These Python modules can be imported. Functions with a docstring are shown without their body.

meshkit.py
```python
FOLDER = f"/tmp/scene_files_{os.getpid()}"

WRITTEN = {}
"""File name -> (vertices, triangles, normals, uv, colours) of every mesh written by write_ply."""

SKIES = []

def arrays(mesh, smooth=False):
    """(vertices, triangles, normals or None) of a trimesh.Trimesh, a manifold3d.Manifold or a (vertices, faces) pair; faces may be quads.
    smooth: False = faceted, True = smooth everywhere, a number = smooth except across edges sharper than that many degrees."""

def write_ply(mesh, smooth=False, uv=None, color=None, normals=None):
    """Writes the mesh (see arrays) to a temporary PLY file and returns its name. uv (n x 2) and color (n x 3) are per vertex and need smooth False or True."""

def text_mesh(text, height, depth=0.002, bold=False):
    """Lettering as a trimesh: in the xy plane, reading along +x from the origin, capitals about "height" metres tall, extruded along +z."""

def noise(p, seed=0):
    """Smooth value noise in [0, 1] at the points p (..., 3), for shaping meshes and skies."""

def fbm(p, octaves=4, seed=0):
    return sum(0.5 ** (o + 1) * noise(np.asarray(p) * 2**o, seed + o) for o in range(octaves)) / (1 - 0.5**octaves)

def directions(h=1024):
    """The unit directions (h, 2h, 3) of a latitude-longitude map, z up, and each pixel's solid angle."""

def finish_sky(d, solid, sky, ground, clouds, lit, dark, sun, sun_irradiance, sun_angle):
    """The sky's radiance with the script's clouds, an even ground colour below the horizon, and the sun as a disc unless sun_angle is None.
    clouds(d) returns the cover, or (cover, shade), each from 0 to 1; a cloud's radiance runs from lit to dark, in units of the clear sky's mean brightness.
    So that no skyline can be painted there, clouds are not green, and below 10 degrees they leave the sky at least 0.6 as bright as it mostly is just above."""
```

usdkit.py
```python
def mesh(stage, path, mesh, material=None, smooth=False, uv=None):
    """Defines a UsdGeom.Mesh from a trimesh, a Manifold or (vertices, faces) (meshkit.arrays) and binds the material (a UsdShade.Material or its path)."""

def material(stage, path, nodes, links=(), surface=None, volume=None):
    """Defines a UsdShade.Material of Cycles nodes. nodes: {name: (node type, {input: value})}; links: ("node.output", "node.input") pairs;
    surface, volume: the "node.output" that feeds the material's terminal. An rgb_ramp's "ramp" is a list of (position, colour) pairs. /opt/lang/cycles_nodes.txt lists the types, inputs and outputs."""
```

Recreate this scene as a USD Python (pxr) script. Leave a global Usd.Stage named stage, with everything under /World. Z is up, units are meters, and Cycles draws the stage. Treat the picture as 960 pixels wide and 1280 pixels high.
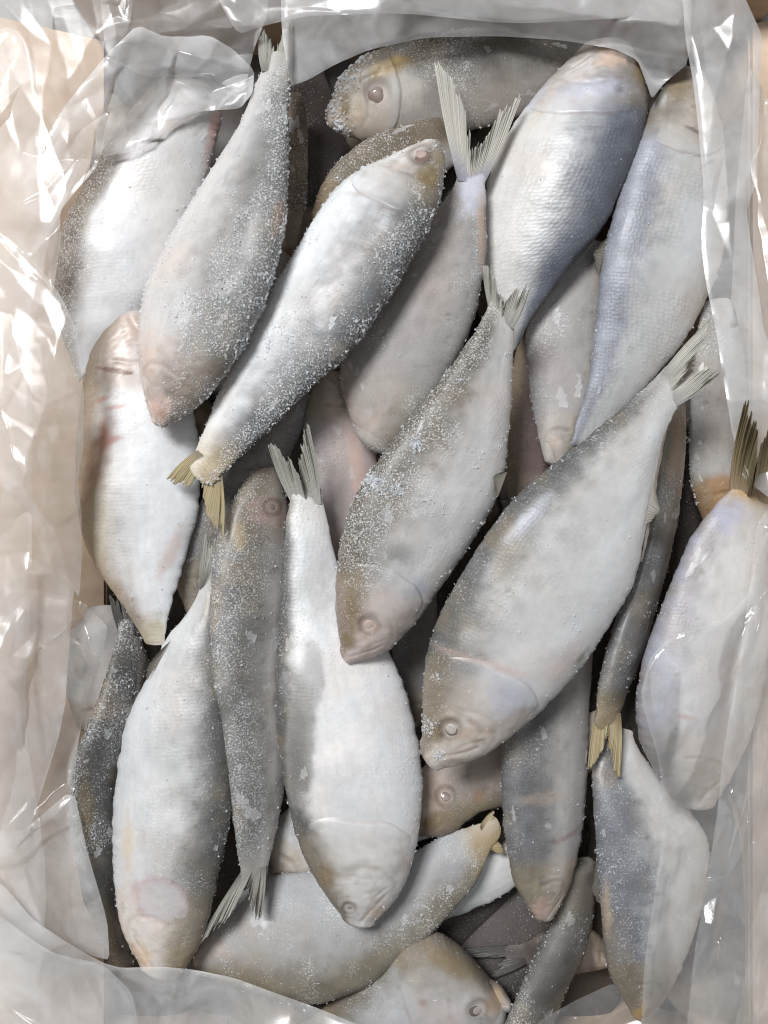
import math, numpy as np
from pxr import Usd, UsdGeom, UsdLux, UsdShade, Gf, Sdf, Vt
import usdkit, meshkit
from scipy.interpolate import PchipInterpolator, Akima1DInterpolator, RBFInterpolator, LinearNDInterpolator
from scipy.spatial import Delaunay, cKDTree
from scipy.ndimage import gaussian_filter, maximum_filter, map_coordinates
import shapely
from shapely.geometry import Polygon, Point

stage = Usd.Stage.CreateInMemory()
UsdGeom.SetStageUpAxis(stage, UsdGeom.Tokens.z)
UsdGeom.SetStageMetersPerUnit(stage, 1.0)
UsdGeom.Xform.Define(stage, '/World')

# ------------------------------------------------------------------ camera
K = 0.0004          # metres per photo pixel at the top of the pile (z = 0)
D = 0.52            # camera height over the pile
cam = UsdGeom.Camera.Define(stage, '/World/camera')
cam.CreateHorizontalApertureAttr(24.0); cam.CreateVerticalApertureAttr(32.0)
cam.CreateFocalLengthAttr(24.0 * D / (960 * K))
cam.CreateClippingRangeAttr(Gf.Vec2f(0.01, 50))
cam.CreateExposureAttr(0.0)
cam.AddTranslateOp().Set(Gf.Vec3d(0, 0, D))

# ------------------------------------------------------------------ lamps
def rect_light(name, loc, target, w, h, inten, col):
    l = UsdLux.RectLight.Define(stage, '/World/' + name)
    l.CreateWidthAttr(w); l.CreateHeightAttr(h); l.CreateIntensityAttr(inten); l.CreateColorAttr(Gf.Vec3f(*col))
    m = Gf.Matrix4d().SetLookAt(Gf.Vec3d(*loc), Gf.Vec3d(*target), Gf.Vec3d(0.1, 1, 0)).GetInverse()
    l.AddTransformOp().Set(m)
    return l
rect_light('ceiling_panel_lamp', (-0.50, 0.60, 1.45), (0, 0, 0), 0.50, 0.36, 63.0, (0.99, 0.99, 0.99))
rect_light('ceiling_soft_lamp', (0.1, 0.0, 1.9), (0, 0, 0), 1.1, 1.1, 1.9, (0.92, 0.965, 1.0))
rect_light('side_window_lamp', (-1.5, 0.2, 0.8), (0, 0, 0), 0.9, 0.6, 1.2, (0.94, 0.97, 1.0))

# ------------------------------------------------------------------ helpers
def P(x, y, z):
    f = K * (D - z) / D
    return np.stack([(np.asarray(x) - 480) * f, (640 - np.asarray(y)) * f, np.asarray(z) + 0 * f], -1)

used = {}
def numbered(parent, name):
    k = used.setdefault(parent, {}).setdefault(name, -1) + 1
    used[parent][name] = k
    return name if k == 0 else f'{name}_{k:03d}'
def tag(prim, **kw):
    for k, v in kw.items():
        if v: prim.SetCustomDataByKey(k, v)
    return prim
def empty(name, **kw):
    x = UsdGeom.Xform.Define(stage, '/World/' + numbered('/World', name))
    return tag(x.GetPrim(), **kw)
def obj(name, v, f, mat, parent='/World', col=None, frost=None, uv=None, smooth=True, scaly=None, **kw):
    parent = str(parent.GetPath()) if not isinstance(parent, str) else parent
    path = parent + '/' + numbered(parent, name)
    m = usdkit.mesh(stage, path, (np.asarray(v), np.asarray(f)), mat, smooth=smooth, uv=uv)
    api = UsdGeom.PrimvarsAPI(m)
    if col is not None:
        api.CreatePrimvar('tint', Sdf.ValueTypeNames.Color3fArray, 'vertex').Set(Vt.Vec3fArray.FromNumpy(np.asarray(col, np.float32)))
    if frost is not None:
        api.CreatePrimvar('frost', Sdf.ValueTypeNames.FloatArray, 'vertex').Set(Vt.FloatArray.FromNumpy(np.asarray(frost, np.float32)))
    if scaly is not None:
        api.CreatePrimvar('scaly', Sdf.ValueTypeNames.FloatArray, 'vertex').Set(Vt.FloatArray.FromNumpy(np.asarray(scaly, np.float32)))
    m.CreateDoubleSidedAttr(True)
    return tag(m.GetPrim(), **kw)
def sstep(a, b, x):
    t = np.clip((x - a) / (b - a), 0, 1); return t * t * (3 - 2 * t)
def fb(x, y, sc, seed, oct=4):
    return meshkit.fbm(np.stack([np.asarray(x) / sc, np.asarray(y) / sc, np.zeros_like(np.asarray(x, float)) + seed * 7.31], -1), oct, seed)

# ------------------------------------------------------------------ materials
L = '/World/Looks/'
UsdGeom.Scope.Define(stage, '/World/Looks')
def fish_material(name, rough, spec, metal, coat):
    return usdkit.material(stage, L + name, {
        'a': ('attribute', {'attribute': 'tint'}),
        'fr': ('attribute', {'attribute': 'frost'}),
        'g': ('geometry', {}),
        'uv': ('uvmap', {'attribute': 'st'}),
        'n1': ('noise_texture', {'scale': 260.0, 'detail': 4.0, 'roughness': 0.65}),
        'n1r': ('map_range', {'from_min': 0.25, 'from_max': 0.75, 'to_min': 0.93, 'to_max': 1.06}),
        'm1': ('mix_color', {'blend_type': 'multiply', 'fac': 1.0}),
        'n1c': ('combine_color', {}),
        'n2': ('noise_texture', {'scale': 1150.0, 'detail': 3.0, 'roughness': 0.75}),
        'nc': ('math', {'math_type': 'multiply_add', 'value2': 3.6, 'value3': -1.3}), 'add': ('math', {'math_type': 'add'}),
        'ft': ('map_range', {'from_min': 0.95, 'from_max': 1.55, 'to_min': 0.0, 'to_max': 0.72, 'clamp': True}),
        'm2': ('mix_color', {'blend_type': 'mix', 'b': (0.78, 0.79, 0.80)}),
        'rr': ('map_range', {'from_min': 0.0, 'from_max': 1.0, 'to_min': rough, 'to_max': 0.30, 'clamp': True}),
        'sc': ('voronoi_texture', {'dimensions': '2D', 'feature': 'f1', 'scale': 520.0, 'randomness': 0.5}),
        'scl': ('attribute', {'attribute': 'scaly'}), 'sch': ('math', {'math_type': 'multiply'}), 'b0': ('bump', {'strength': 0.42, 'distance': 0.0005}),
        'b1': ('bump', {'strength': 0.09, 'distance': 0.0012}),
        'b2': ('bump', {'strength': 0.45, 'distance': 0.0004}),
        'scm': ('map_range', {'from_min': 0.0, 'from_max': 0.7, 'to_min': 1.0, 'to_max': 0.86, 'clamp': True}), 'mu': ('math', {'math_type': 'multiply'}),
        'p': ('principled_bsdf', {'specular_ior_level': spec, 'metallic': metal, 'coat_weight': coat, 'coat_roughness': 0.26, 'subsurface_weight': 0.12, 'subsurface_scale': 0.004, 'subsurface_radius': (1.0, 0.8, 0.7)}),
    }, [('g.position', 'n1.vector'), ('g.position', 'n2.vector'), ('uv.UV', 'sc.vector'),
        ('n1.fac', 'n1r.value'), ('sch.value', 'scm.value'), ('scm.result', 'mu.value1'), ('n1r.result', 'mu.value2'), ('mu.value', 'n1c.r'), ('mu.value', 'n1c.g'), ('mu.value', 'n1c.b'),
        ('a.color', 'm1.a'), ('n1c.color', 'm1.b'),
        ('n2.fac', 'nc.value1'), ('nc.value', 'add.value1'), ('fr.fac', 'add.value2'), ('add.value', 'ft.value'),
        ('m1.result', 'm2.a'), ('ft.result', 'm2.fac'), ('m2.result', 'p.base_color'),
        ('ft.result', 'rr.value'), ('rr.result', 'p.roughness'),
        ('sc.distance', 'sch.value1'), ('scl.fac', 'sch.value2'), ('sch.value', 'b0.height'), ('n1.fac', 'b1.height'), ('b0.normal', 'b1.normal'),
        ('ft.result', 'b2.height'), ('b1.normal', 'b2.normal'), ('b2.normal', 'p.normal')], surface='p.BSDF')
SKIN = fish_material('fish_skin', 0.46, 0.42, 0.06, 0.10)
SKIN_DULL = fish_material('fish_skin_dull', 0.62, 0.3, 0.0, 0.0)
FIN = usdkit.material(stage, L + 'fin_ray', {
    'a': ('attribute', {'attribute': 'tint'}), 'g': ('geometry', {}),
    'n': ('noise_texture', {'scale': 700.0, 'detail': 3.0}),
    'b': ('bump', {'strength': 0.4, 'distance': 0.0005}),
    'p': ('principled_bsdf', {'roughness': 0.4, 'specular_ior_level': 0.5}),
    't': ('translucent_bsdf', {}), 'm': ('mix_closure', {'fac': 0.4}),
}, [('g.position', 'n.vector'), ('n.fac', 'b.height'), ('b.normal', 'p.normal'), ('a.color', 'p.base_color'), ('a.color', 't.color'),
    ('p.BSDF', 'm.closure1'), ('t.BSDF', 'm.closure2')], surface='m.closure')
ICE = usdkit.material(stage, L + 'ice_crystal', {
    'p': ('principled_bsdf', {'base_color': (0.86, 0.88, 0.90), 'roughness': 0.22, 'ior': 1.31, 'specular_ior_level': 0.6}),
    't': ('translucent_bsdf', {'color': (0.9, 0.92, 0.95)}),
    'c': ('transparent_bsdf', {'color': (0.95, 0.96, 0.97)}),
    'm': ('mix_closure', {'fac': 0.45}), 'm2': ('mix_closure', {'fac': 0.36})},
    [('p.BSDF', 'm.closure1'), ('t.BSDF', 'm.closure2'), ('m.closure', 'm2.closure1'), ('c.BSDF', 'm2.closure2')], surface='m2.closure')
FLAKE = usdkit.material(stage, L + 'ice_flake', {'p': ('principled_bsdf', {'base_color': (0.80, 0.81, 0.82), 'roughness': 0.3, 'specular_ior_level': 0.6}), 'c': ('transparent_bsdf', {}), 'm': ('mix_closure', {'fac': 0.74})}, [('p.BSDF', 'm.closure1'), ('c.BSDF', 'm.closure2')], surface='m.closure')
EYE = usdkit.material(stage, L + 'eye_lens', {
    'a': ('attribute', {'attribute': 'tint'}),
    'p': ('principled_bsdf', {'roughness': 0.22, 'coat_weight': 0.4, 'coat_roughness': 0.1})}, [('a.color', 'p.base_color')], surface='p.BSDF')
def film_material(name, haze, rough, tint=(0.92, 0.928, 0.94)):
    return usdkit.material(stage, L + name, {
        'g': ('geometry', {}),
        'n': ('noise_texture', {'scale': 38.0, 'detail': 5.0, 'roughness': 0.6, 'distortion': 1.2}),
        'nr': ('map_range', {'from_min': 0.3, 'from_max': 0.7, 'to_min': haze * 0.65, 'to_max': haze * 1.35, 'clamp': True}),
        'lw': ('layer_weight', {'blend': 0.32}),
        'lm': ('math', {'math_type': 'multiply_add', 'value2': 0.55}),
        'n3': ('noise_texture', {'scale': 150.0, 'detail': 5.0, 'roughness': 0.7, 'distortion': 2.0}),
        'b': ('bump', {'strength': 0.05, 'distance': 0.0006}),
        'tr': ('transparent_bsdf', {'color': (0.985, 0.985, 0.985)}),
        'd': ('diffuse_bsdf', {'color': tint}), 'tl': ('translucent_bsdf', {'color': tint}),
        'dm': ('mix_closure', {'fac': 0.35}), 'hz': ('mix_closure', {}),
        'fr': ('fresnel', {'IOR': 1.42}),
        'gl': ('glossy_bsdf', {'color': (1, 1, 1), 'roughness': rough, 'distribution': 'ggx'}),
        'out': ('mix_closure', {})},
        [('g.position', 'n.vector'), ('n.fac', 'nr.value'), ('g.position', 'n3.vector'), ('n3.fac', 'b.height'),
         ('b.normal', 'gl.normal'), ('b.normal', 'fr.normal') if False else ('lw.facing', 'lm.value1'), ('nr.result', 'lm.value3'),
         ('d.BSDF', 'dm.closure1'), ('tl.BSDF', 'dm.closure2'), ('lm.value', 'hz.fac'), ('tr.BSDF', 'hz.closure1'), ('dm.closure', 'hz.closure2'),
         ('fr.fac', 'out.fac'), ('hz.closure', 'out.closure1'), ('gl.BSDF', 'out.closure2')], surface='out.closure')
FILM_CLEAR = film_material('polythene_clear', 0.105, 0.22)
FILM_MILKY = film_material('polythene_milky', 0.35, 0.25)
FILM_GLOSS = film_material('polythene_glossy', 0.15, 0.12)
FILM_HEM = film_material('polythene_double', 0.21, 0.22)
CARD = usdkit.material(stage, L + 'cardboard', {
    'g': ('geometry', {}),
    'n': ('noise_texture', {'scale': 60.0, 'detail': 6.0, 'roughness': 0.7}),
    'w': ('wave_texture', {'wave_type': 'bands', 'bands_direction': 'y', 'scale': 40.0, 'distortion': 0.4}),
    'r': ('rgb_ramp', {'ramp': [(0.3, (0.50, 0.375, 0.275)), (0.7, (0.62, 0.485, 0.37))]}),
    'b': ('bump', {'strength': 0.15, 'distance': 0.0008}),
    'p': ('principled_bsdf', {'roughness': 0.8, 'specular_ior_level': 0.2})},
    [('g.position', 'n.vector'), ('g.position', 'w.vector'), ('n.fac', 'r.fac'), ('r.color', 'p.base_color'), ('w.fac', 'b.height'), ('b.normal', 'p.normal')], surface='p.BSDF')
FLOOR = usdkit.material(stage, L + 'concrete_floor', {
    'g': ('geometry', {}), 'n': ('noise_texture', {'scale': 9.0, 'detail': 8.0, 'roughness': 0.65}),
    'r': ('rgb_ramp', {'ramp': [(0.3, (0.22, 0.21, 0.20)), (0.7, (0.34, 0.33, 0.31))]}),
    'p': ('principled_bsdf', {'roughness': 0.7})}, [('g.position', 'n.vector'), ('n.fac', 'r.fac'), ('r.color', 'p.base_color')], surface='p.BSDF')

# ------------------------------------------------------------------ floor and carton
def box_arrays(x0, x1, y0, y1, z0, z1):
    v = np.array([(x, y, z) for x in (x0, x1) for y in (y0, y1) for z in (z0, z1)], float)
    f = np.array([(0, 1, 3), (0, 3, 2), (4, 6, 7), (4, 7, 5), (0, 4, 5), (0, 5, 1), (2, 3, 7), (2, 7, 6), (0, 2, 6), (0, 6, 4), (1, 5, 7), (1, 7, 3)])
    return v, f
ZB = -0.115
v, f = box_arrays(-1.5, 1.5, -1.5, 1.5, ZB - 0.05, ZB - 0.006)
obj('floor', v, f, FLOOR, smooth=False, kind='structure')
carton = empty('cardboard_box', label='open brown cardboard carton lined with clear plastic around the fish', category='box')
BX0, BX1, BY0, BY1, TH = -0.156, 0.198, -0.292, 0.264, 0.005
ZT = {'l': -0.066, 'r': -0.045, 't': -0.004, 'b': -0.030}
v, f = box_arrays(BX0 - TH, BX1 + TH, BY0 - TH, BY1 + TH, ZB - 0.005, ZB); obj('base', v, f, CARD, carton, smooth=False)
for b in ((BX0 - TH, BX0, BY0, BY1, ZB + .0005, ZT['l']), (BX1, BX1 + TH, BY0, BY1, ZB + .0005, ZT['r']), (BX0 - TH, BX1 + TH, BY0 - TH - .0005, BY0 - .0005, ZB + .0005, ZT['b']), (BX0 - TH, BX1 + TH, BY1 + .0005, BY1 + TH + .0005, ZB + .0005, ZT['t'])):
    v, f = box_arrays(*b); obj('wall', v, f, CARD, carton, smooth=False)
def flap(a, b, o, z0, rise, axis):
    """A flap hinged along the wall top (coordinate o[0] to o[1] outward), rising by rise metres at its free edge."""
    n = 14; v, fs = [], []
    for lay in (0, -0.0045):
        for i in range(n + 1):
            t = i / n; q = o[0] + (o[1] - o[0]) * t; z = z0 + 0.0052 + rise * t + .004 * math.sin(t * 3) + lay
            v += [(q, a, z), (q, b, z)] if axis == 'x' else [(a, q, z), (b, q, z)]
    m = 2 * (n + 1)
    for i in range(n):
        k = 2 * i
        fs += [(k, k + 2, k + 3), (k, k + 3, k + 1), (m + k, m + k + 3, m + k + 2), (m + k, m + k + 1, m + k + 3)]
        fs += [(k, m + k, m + k + 2), (k, m + k + 2, k + 2), (k + 1, k + 3, m + k + 3), (k + 1, m + k + 3, m + k + 1)]
    fs += [(0, 1, m + 1), (0, m + 1, m), (m - 2, 2 * m - 2, 2 * m - 1), (m - 2, 2 * m - 1, m - 1)]
    obj('flap', np.array(v), np.array(fs), CARD, carton, smooth=False)
flap(BY0 + .001, BY1 - .001, (BX0 - .0005, BX0 - 0.19), ZT['l'], 0.10, 'x')
flap(BY0 + .001, BY1 - .001, (BX1 + .0005, BX1 + 0.17), ZT['r'], 0.05, 'x')
flap(BX0, BX1, (BY1 + .001, BY1 + 0.17), ZT['t'], -0.03, 'y')
flap(BX0, BX1, (BY0 - .001, BY0 - 0.17), ZT['b'], 0.0, 'y')

# ------------------------------------------------------------------ fish
HW, HH = 1120, 1440                    # height map over the pile, margin 80 px, used to lay the film on the fish
hmap = np.full((HH, HW), -0.1)
NTH = 96
def spl(t, a, tt):
    return Akima1DInterpolator(t, a)(tt) if len(t) > 4 else PchipInterpolator(t, a)(tt)

BACK = {'grey': (0.105, 0.105, 0.10), 'blue': (0.115, 0.125, 0.15), 'olive': (0.15, 0.13, 0.095), 'dark': (0.085, 0.085, 0.08), 'brown': (0.20, 0.15, 0.105), 'pale': (0.27, 0.265, 0.255)}
def fish(label, pairs, zh, zt, dors, roll, tail=None, back='grey', side=(0.45, 0.445, 0.435), belly=(0.66, 0.655, 0.64),
         edge=0.45, soft=0.35, frost=0.35, fbias=0.5, head=(0.42, 0.36, 0.28), headmix=0.5, eye=None, gill=True, blots=(), finc='grey',
         pect=None, anal=False, seed=1, dull=False, tipw=.30, scales=0.55, tailmap=True, ns=190, zmid=0.0, fat=1.0, crystals=1.0, tailz=0.0, forkd=0.24, ice=(), fins=(), gillc=None, gills=0.235):
    """pairs: (x, y) of one silhouette edge and (x, y) of the other, from snout to tail root, in pixels of the photograph at the pile's top."""
    rng = np.random.default_rng(seed)
    pr = np.array(pairs, float); A, B = pr[:, :2], pr[:, 2:]
    C = (A + B) / 2
    t = np.concatenate([[0], np.cumsum(np.linalg.norm(np.diff(C, axis=0), axis=1))]); Ltot = t[-1]
    tt = Ltot * np.linspace(0, 1, ns) ** 1.35
    a = np.stack([spl(t, A[:, k], tt) for k in (0, 1)], 1); b = np.stack([spl(t, B[:, k], tt) for k in (0, 1)], 1)
    # rounded snout and closed tail root
    d0 = C[0] - C[1]; d0 /= np.linalg.norm(d0); w0 = np.linalg.norm(A[0] - B[0]) / 2
    al = np.linspace(0.04, 1, 9)[:-1]
    capc = (A[0] + B[0]) / 2
    ca, cb, ct = [], [], []
    for q in al:
        o = d0 * w0 * 0.55 * math.sqrt(1 - q * q)
        ca.append(capc + (A[0] - capc) * q + o); cb.append(capc + (B[0] - capc) * q + o); ct.append(-w0 * 0.55 * math.sqrt(1 - q * q))
    a = np.vstack([ca, a]); b = np.vstack([cb, b]); tt = np.concatenate([ct, tt])
    e0 = C[-1] - C[-2]; e0 /= np.linalg.norm(e0); w1 = np.linalg.norm(A[-1] - B[-1]) / 2
    cc = (a[-1] + b[-1]) / 2
    ql, qw, qz = (min(1, 13 / w1) if tail is not None else .3) * np.array([.4, .8, 1.15, 1.45, 1.65, 1.72]), np.array([1.0, .97, .90, .74, .46, .08]), np.array([.52, .42, .32, .23, .15, .06])
    a = np.vstack([a, [cc + (A[-1] - cc) * k + e0 * w1 * o for k, o in zip(qw, ql)]]); b = np.vstack([b, [cc + (B[-1] - cc) * k + e0 * w1 * o for k, o in zip(qw, ql)]])
    tt = np.concatenate([tt, Ltot + w1 * ql])
    tz = np.concatenate([1 - .4 * sstep(.90, 1.0, tt[:-6] / Ltot), qz / qw.clip(.3)])
    s = tt / Ltot
    M = len(s)
    c = (a + b) / 2; u = (a - b) / 2 * dors; w = np.linalg.norm(u, axis=1); un = u / np.maximum(w, 1e-6)[:, None]     # un points to the back
    th = np.linspace(0, 2 * np.pi, NTH, endpoint=False)
    cy, sz = np.cos(th), np.sin(th)
    yy = np.sign(cy) * np.abs(cy) ** 0.92
    ratio = np.interp(s, [0, 0.08, 0.2, 0.45, 0.75, 1.0], [0.62, 0.52, 0.47, 0.43, 0.40, 0.36]) * fat
    keel = np.where(yy < 0, 1 - 0.30 * yy * yy, 1 - 0.05 * yy * yy)
    zz = np.sign(sz) * np.abs(sz) ** 0.9 * keel
    phi = math.radians(roll)
    Y = yy[None, :] * np.ones((M, 1)); Z = zz[None, :] * ratio[:, None]
    Yr = Y * math.cos(phi) - Z * math.sin(phi); Zr = Y * math.sin(phi) + Z * math.cos(phi)
    hi, lo = Yr.max(1, keepdims=True), Yr.min(1, keepdims=True)
    Yn = (Yr - (hi + lo) / 2) * 2 / (hi - lo); Zn = (Zr - (Zr.max(1, keepdims=True) + Zr.min(1, keepdims=True)) / 2) * 2 / (hi - lo)
    # slow lumps, as flesh frozen in a pile
    px = c[:, None, 0] + u[:, None, 0] * Yn; py = c[:, None, 1] + u[:, None, 1] * Yn
    zc = (zh + (zt - zh) * np.clip(s, 0, 1) + zmid * np.sin(np.pi * np.clip(s, 0, 1))) / 1000
    vis = np.clip(Zn * 4, 0, 1)
    lump = (fb(px, py, 46, seed, 2) - 0.5) * 4.0 + (fb(px, py, 95, seed + 2, 2) - .5) * 9 + (fb(px, py, 13, seed + 3, 3) - 0.5) * 0.8
    mm = np.minimum(w, 30)[:, None] / 30
    zpx = w[:, None] * Zn * tz[:, None] + lump * vis * mm
    groove = np.zeros_like(zpx)
    if roll < 35 and headmix > .25:
        gx_, gy_ = np.clip(s, -.02, 1)[:, None] * Ltot + 0 * Y, Y * w[:, None]
        wr = float(np.interp(.13, s, w)); hl = gills / .235
        for pl, gw, ga in (([(-.005, .02), (.035, -.16), (.075, -.42)], 2.2, 1.0), ([(.035, -.1), (.07, -.2), (.092, -.42)], 1.8, .6), ([(.128, .35), (.142, 0), (.136, -.35), (.105, -.62), (.06, -.66)], 2.6, .8),
                           ([(.20, -.72), (.13, -.86), (.06, -.72)], 2.0, .6), ([(.05, .55), (.1, .62), (.19, .66)], 2.4, .4)):
            q = np.array(pl) * np.array([Ltot * hl, wr]); dm = np.full(zpx.shape, 1e9)
            for (x0_, y0_), (x1_, y1_) in zip(q[:-1], q[1:]):
                tq_ = np.clip(((gx_ - x0_) * (x1_ - x0_) + (gy_ - y0_) * (y1_ - y0_)) / ((x1_ - x0_) ** 2 + (y1_ - y0_) ** 2), 0, 1)
                dm = np.minimum(dm, (gx_ - x0_ - tq_ * (x1_ - x0_)) ** 2 + (gy_ - y0_ - tq_ * (y1_ - y0_)) ** 2)
            groove = np.maximum(groove, ga * np.exp(-dm / (gw * (0.8 + .6 * fb(px, py, 12, seed + 6))) ** 2))
        groove *= vis * (0.45 + .8 * fb(px, py, 15, seed + 7))
        zpx = zpx - 1.7 * groove * mm + (fb(px, py, 8, seed + 9, 3) - .5) * 2.2 * vis * mm * sstep(gills, gills - .1, s)[:, None]
        if eye:
            re_ = np.hypot(px - eye[0], py - eye[1]) / eye[2]
            zpx = zpx - vis * (1.6 * np.exp(-(re_ / 1.0) ** 4) - 0.7 * np.exp(-((re_ - 1.45) / .35) ** 2))
    edgej = (fb(tt[:, None] + 0 * Yn, np.sign(Yn) * 50, 9, seed + 5, 3) - .5) * 4.4 * np.abs(Yn) ** 6 * mm
    px = px + un[:, None, 0] * edgej * np.sign(Yn); py = py + un[:, None, 1] * edgej * np.sign(Yn)
    zcen = zc[:, None] + 0 * Yn
    F = K * (D - zcen) / D
    X = np.stack([(px - 480) * F, (640 - py) * F, zcen + zpx * F], -1)
    # colours: back to flank to belly, the head, frost
    S = np.clip(s, 0, 1)[:, None] + 0 * Yn; dd = Y
    warp = (fb(px, py, 34, seed + 11) - 0.5) * 0.42 + (fb(px * 1.0, py * 1.0, 9, seed + 12) - .5) * 0.28
    e = edge - 0.17 + 0.1 * np.sin(S * 3)
    kb = sstep(e - soft, e + soft, dd + warp * (0.6 + soft))
    kv = sstep(0.35, -0.75, dd + warp)
    col = np.array(side)[None, None] * (1 - kv[..., None]) + np.array(belly)[None, None] * kv[..., None]
    mott = fb(px, py, 60, seed + 17, 4)[..., None]
    col = col * (0.92 + 0.16 * mott) * np.array([1.0, 1.0, 1.0])
    warm = sstep(0.48, 0.72, fb(px, py, 55, seed + 19))[..., None]
    col = col * (1 - warm * np.array([0.0, 0.045, 0.075]))
    bc = np.array(BACK[back] if isinstance(back, str) else back)
    strk = fb(S * Ltot / 5.0, Y * w[:, None] * 1.1, 5.5, seed + 21, 3)[..., None]
    col = col * (0.90 + 0.2 * strk)
    blot = 0.62 + 0.75 * fb(px, py, 16, seed + 23)[..., None]
    col = col * (1 - kb[..., None]) + bc * blot * kb[..., None]
    col = col * (1 - groove[..., None] * np.array([.42, .49, .54]))
    och = (sstep(.5, .72, fb(px, py, 42, seed + 91)) * kb * (.0 if back == 'blue' or dors * 0 + scales > .9 else .32) * sstep(1, .5, frost * .6 + .2))[..., None]
    col = col * (1 - och) + np.array([.30, .225, .13]) * och
    flk = (sstep(.60, .74, fb(px, py, 7, seed + 92, 3)) * sstep(.0, .45, kb) * sstep(1.0, .6, kb) * .5)[..., None]
    col = col * (1 - flk * np.array([.5, .55, .6]))
    hm_ = sstep(gills + .02, gills - .08, S)
    top = (hm_ * sstep(.15, .6, Y + .6 * (fb(px, py, 14, seed + 93) - .5)) * .8 * min(1, headmix * 1.5))[..., None]
    col = col * (1 - top) + np.array([.21, .175, .115]) * top
    chk = (hm_ * sstep(.50, .66, fb(px, py, 24, seed + 94)) * sstep(.5, .1, Y) * .75 * min(1, headmix * 1.6))[..., None]
    col = col * (1 - chk) + np.array([.62, .45, .37]) * chk
    chw = (hm_ * sstep(.54, .68, fb(px, py, 22, seed + 95)) * sstep(.4, 0, Y) * .5 * min(1, headmix * 1.6))[..., None]
    col = col * (1 - chw) + np.array([.66, .64, .62]) * chw
    drk = (hm_ * sstep(.56, .66, fb(px, py, 13, seed + 96, 3)) * .6 * min(1, headmix * 1.6))[..., None]
    col = col * (1 - drk) + np.array([.17, .14, .10]) * drk
    ped = (sstep(.88, 1.0, S) * .55 * (tail is not None))[..., None]
    col = col * (1 - ped) + np.array({'grey': (.42, .40, .36), 'yellow': (.46, .34, .17), 'dark': (.14, .13, .12), 'pale': (.5, .48, .45)}[finc]) * ped
    # a faint row of marks along the flank
    lat = np.exp(-((dd - (e - soft * 0.9)) / 0.10) ** 2) * sstep(0.25, 0.4, S) * sstep(0.97, 0.8, S) * (0.5 + 0.5 * np.sin(S * Ltot / 5.5)) * 0.16
    col = col * (1 - lat[..., None])
    kh = sstep(gills + .015, gills - .05, S + 0.05 * dd * dd) * headmix * (0.5 + 1.0 * fb(px, py, 20, seed + 29))
    hc = np.array(head) * (1 - 0.5 * kb[..., None])
    col = col * (1 - np.clip(kh, 0, .9)[..., None]) + hc * np.clip(kh, 0, .9)[..., None]
    clear = 0.55 * sstep(gills + .02, gills - .06, S) * (headmix > .25)
    for bx, by, br, bcol, bs, *hd in blots:
        br2 = br if not np.isscalar(br) else (br, br, 0)
        an = math.radians(br2[2]); rx = (px - bx) * math.cos(an) + (py - by) * math.sin(an); ry = -(px - bx) * math.sin(an) + (py - by) * math.cos(an)
        r = np.sqrt((rx / br2[0]) ** 2 + (ry / br2[1]) ** 2) + (fb(px, py, 9, seed + 31) - .5) * (.55 if hd else 1.1)
        k = (min(.95, bs * 1.35) * (sstep(1.12, 0.8, r) if hd else sstep(1.35, 0.25, r)) * (Zn > -0.2))[..., None]; clear = np.maximum(clear, k[..., 0])
        col = col * (1 - k) + np.array(bcol) * k
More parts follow.
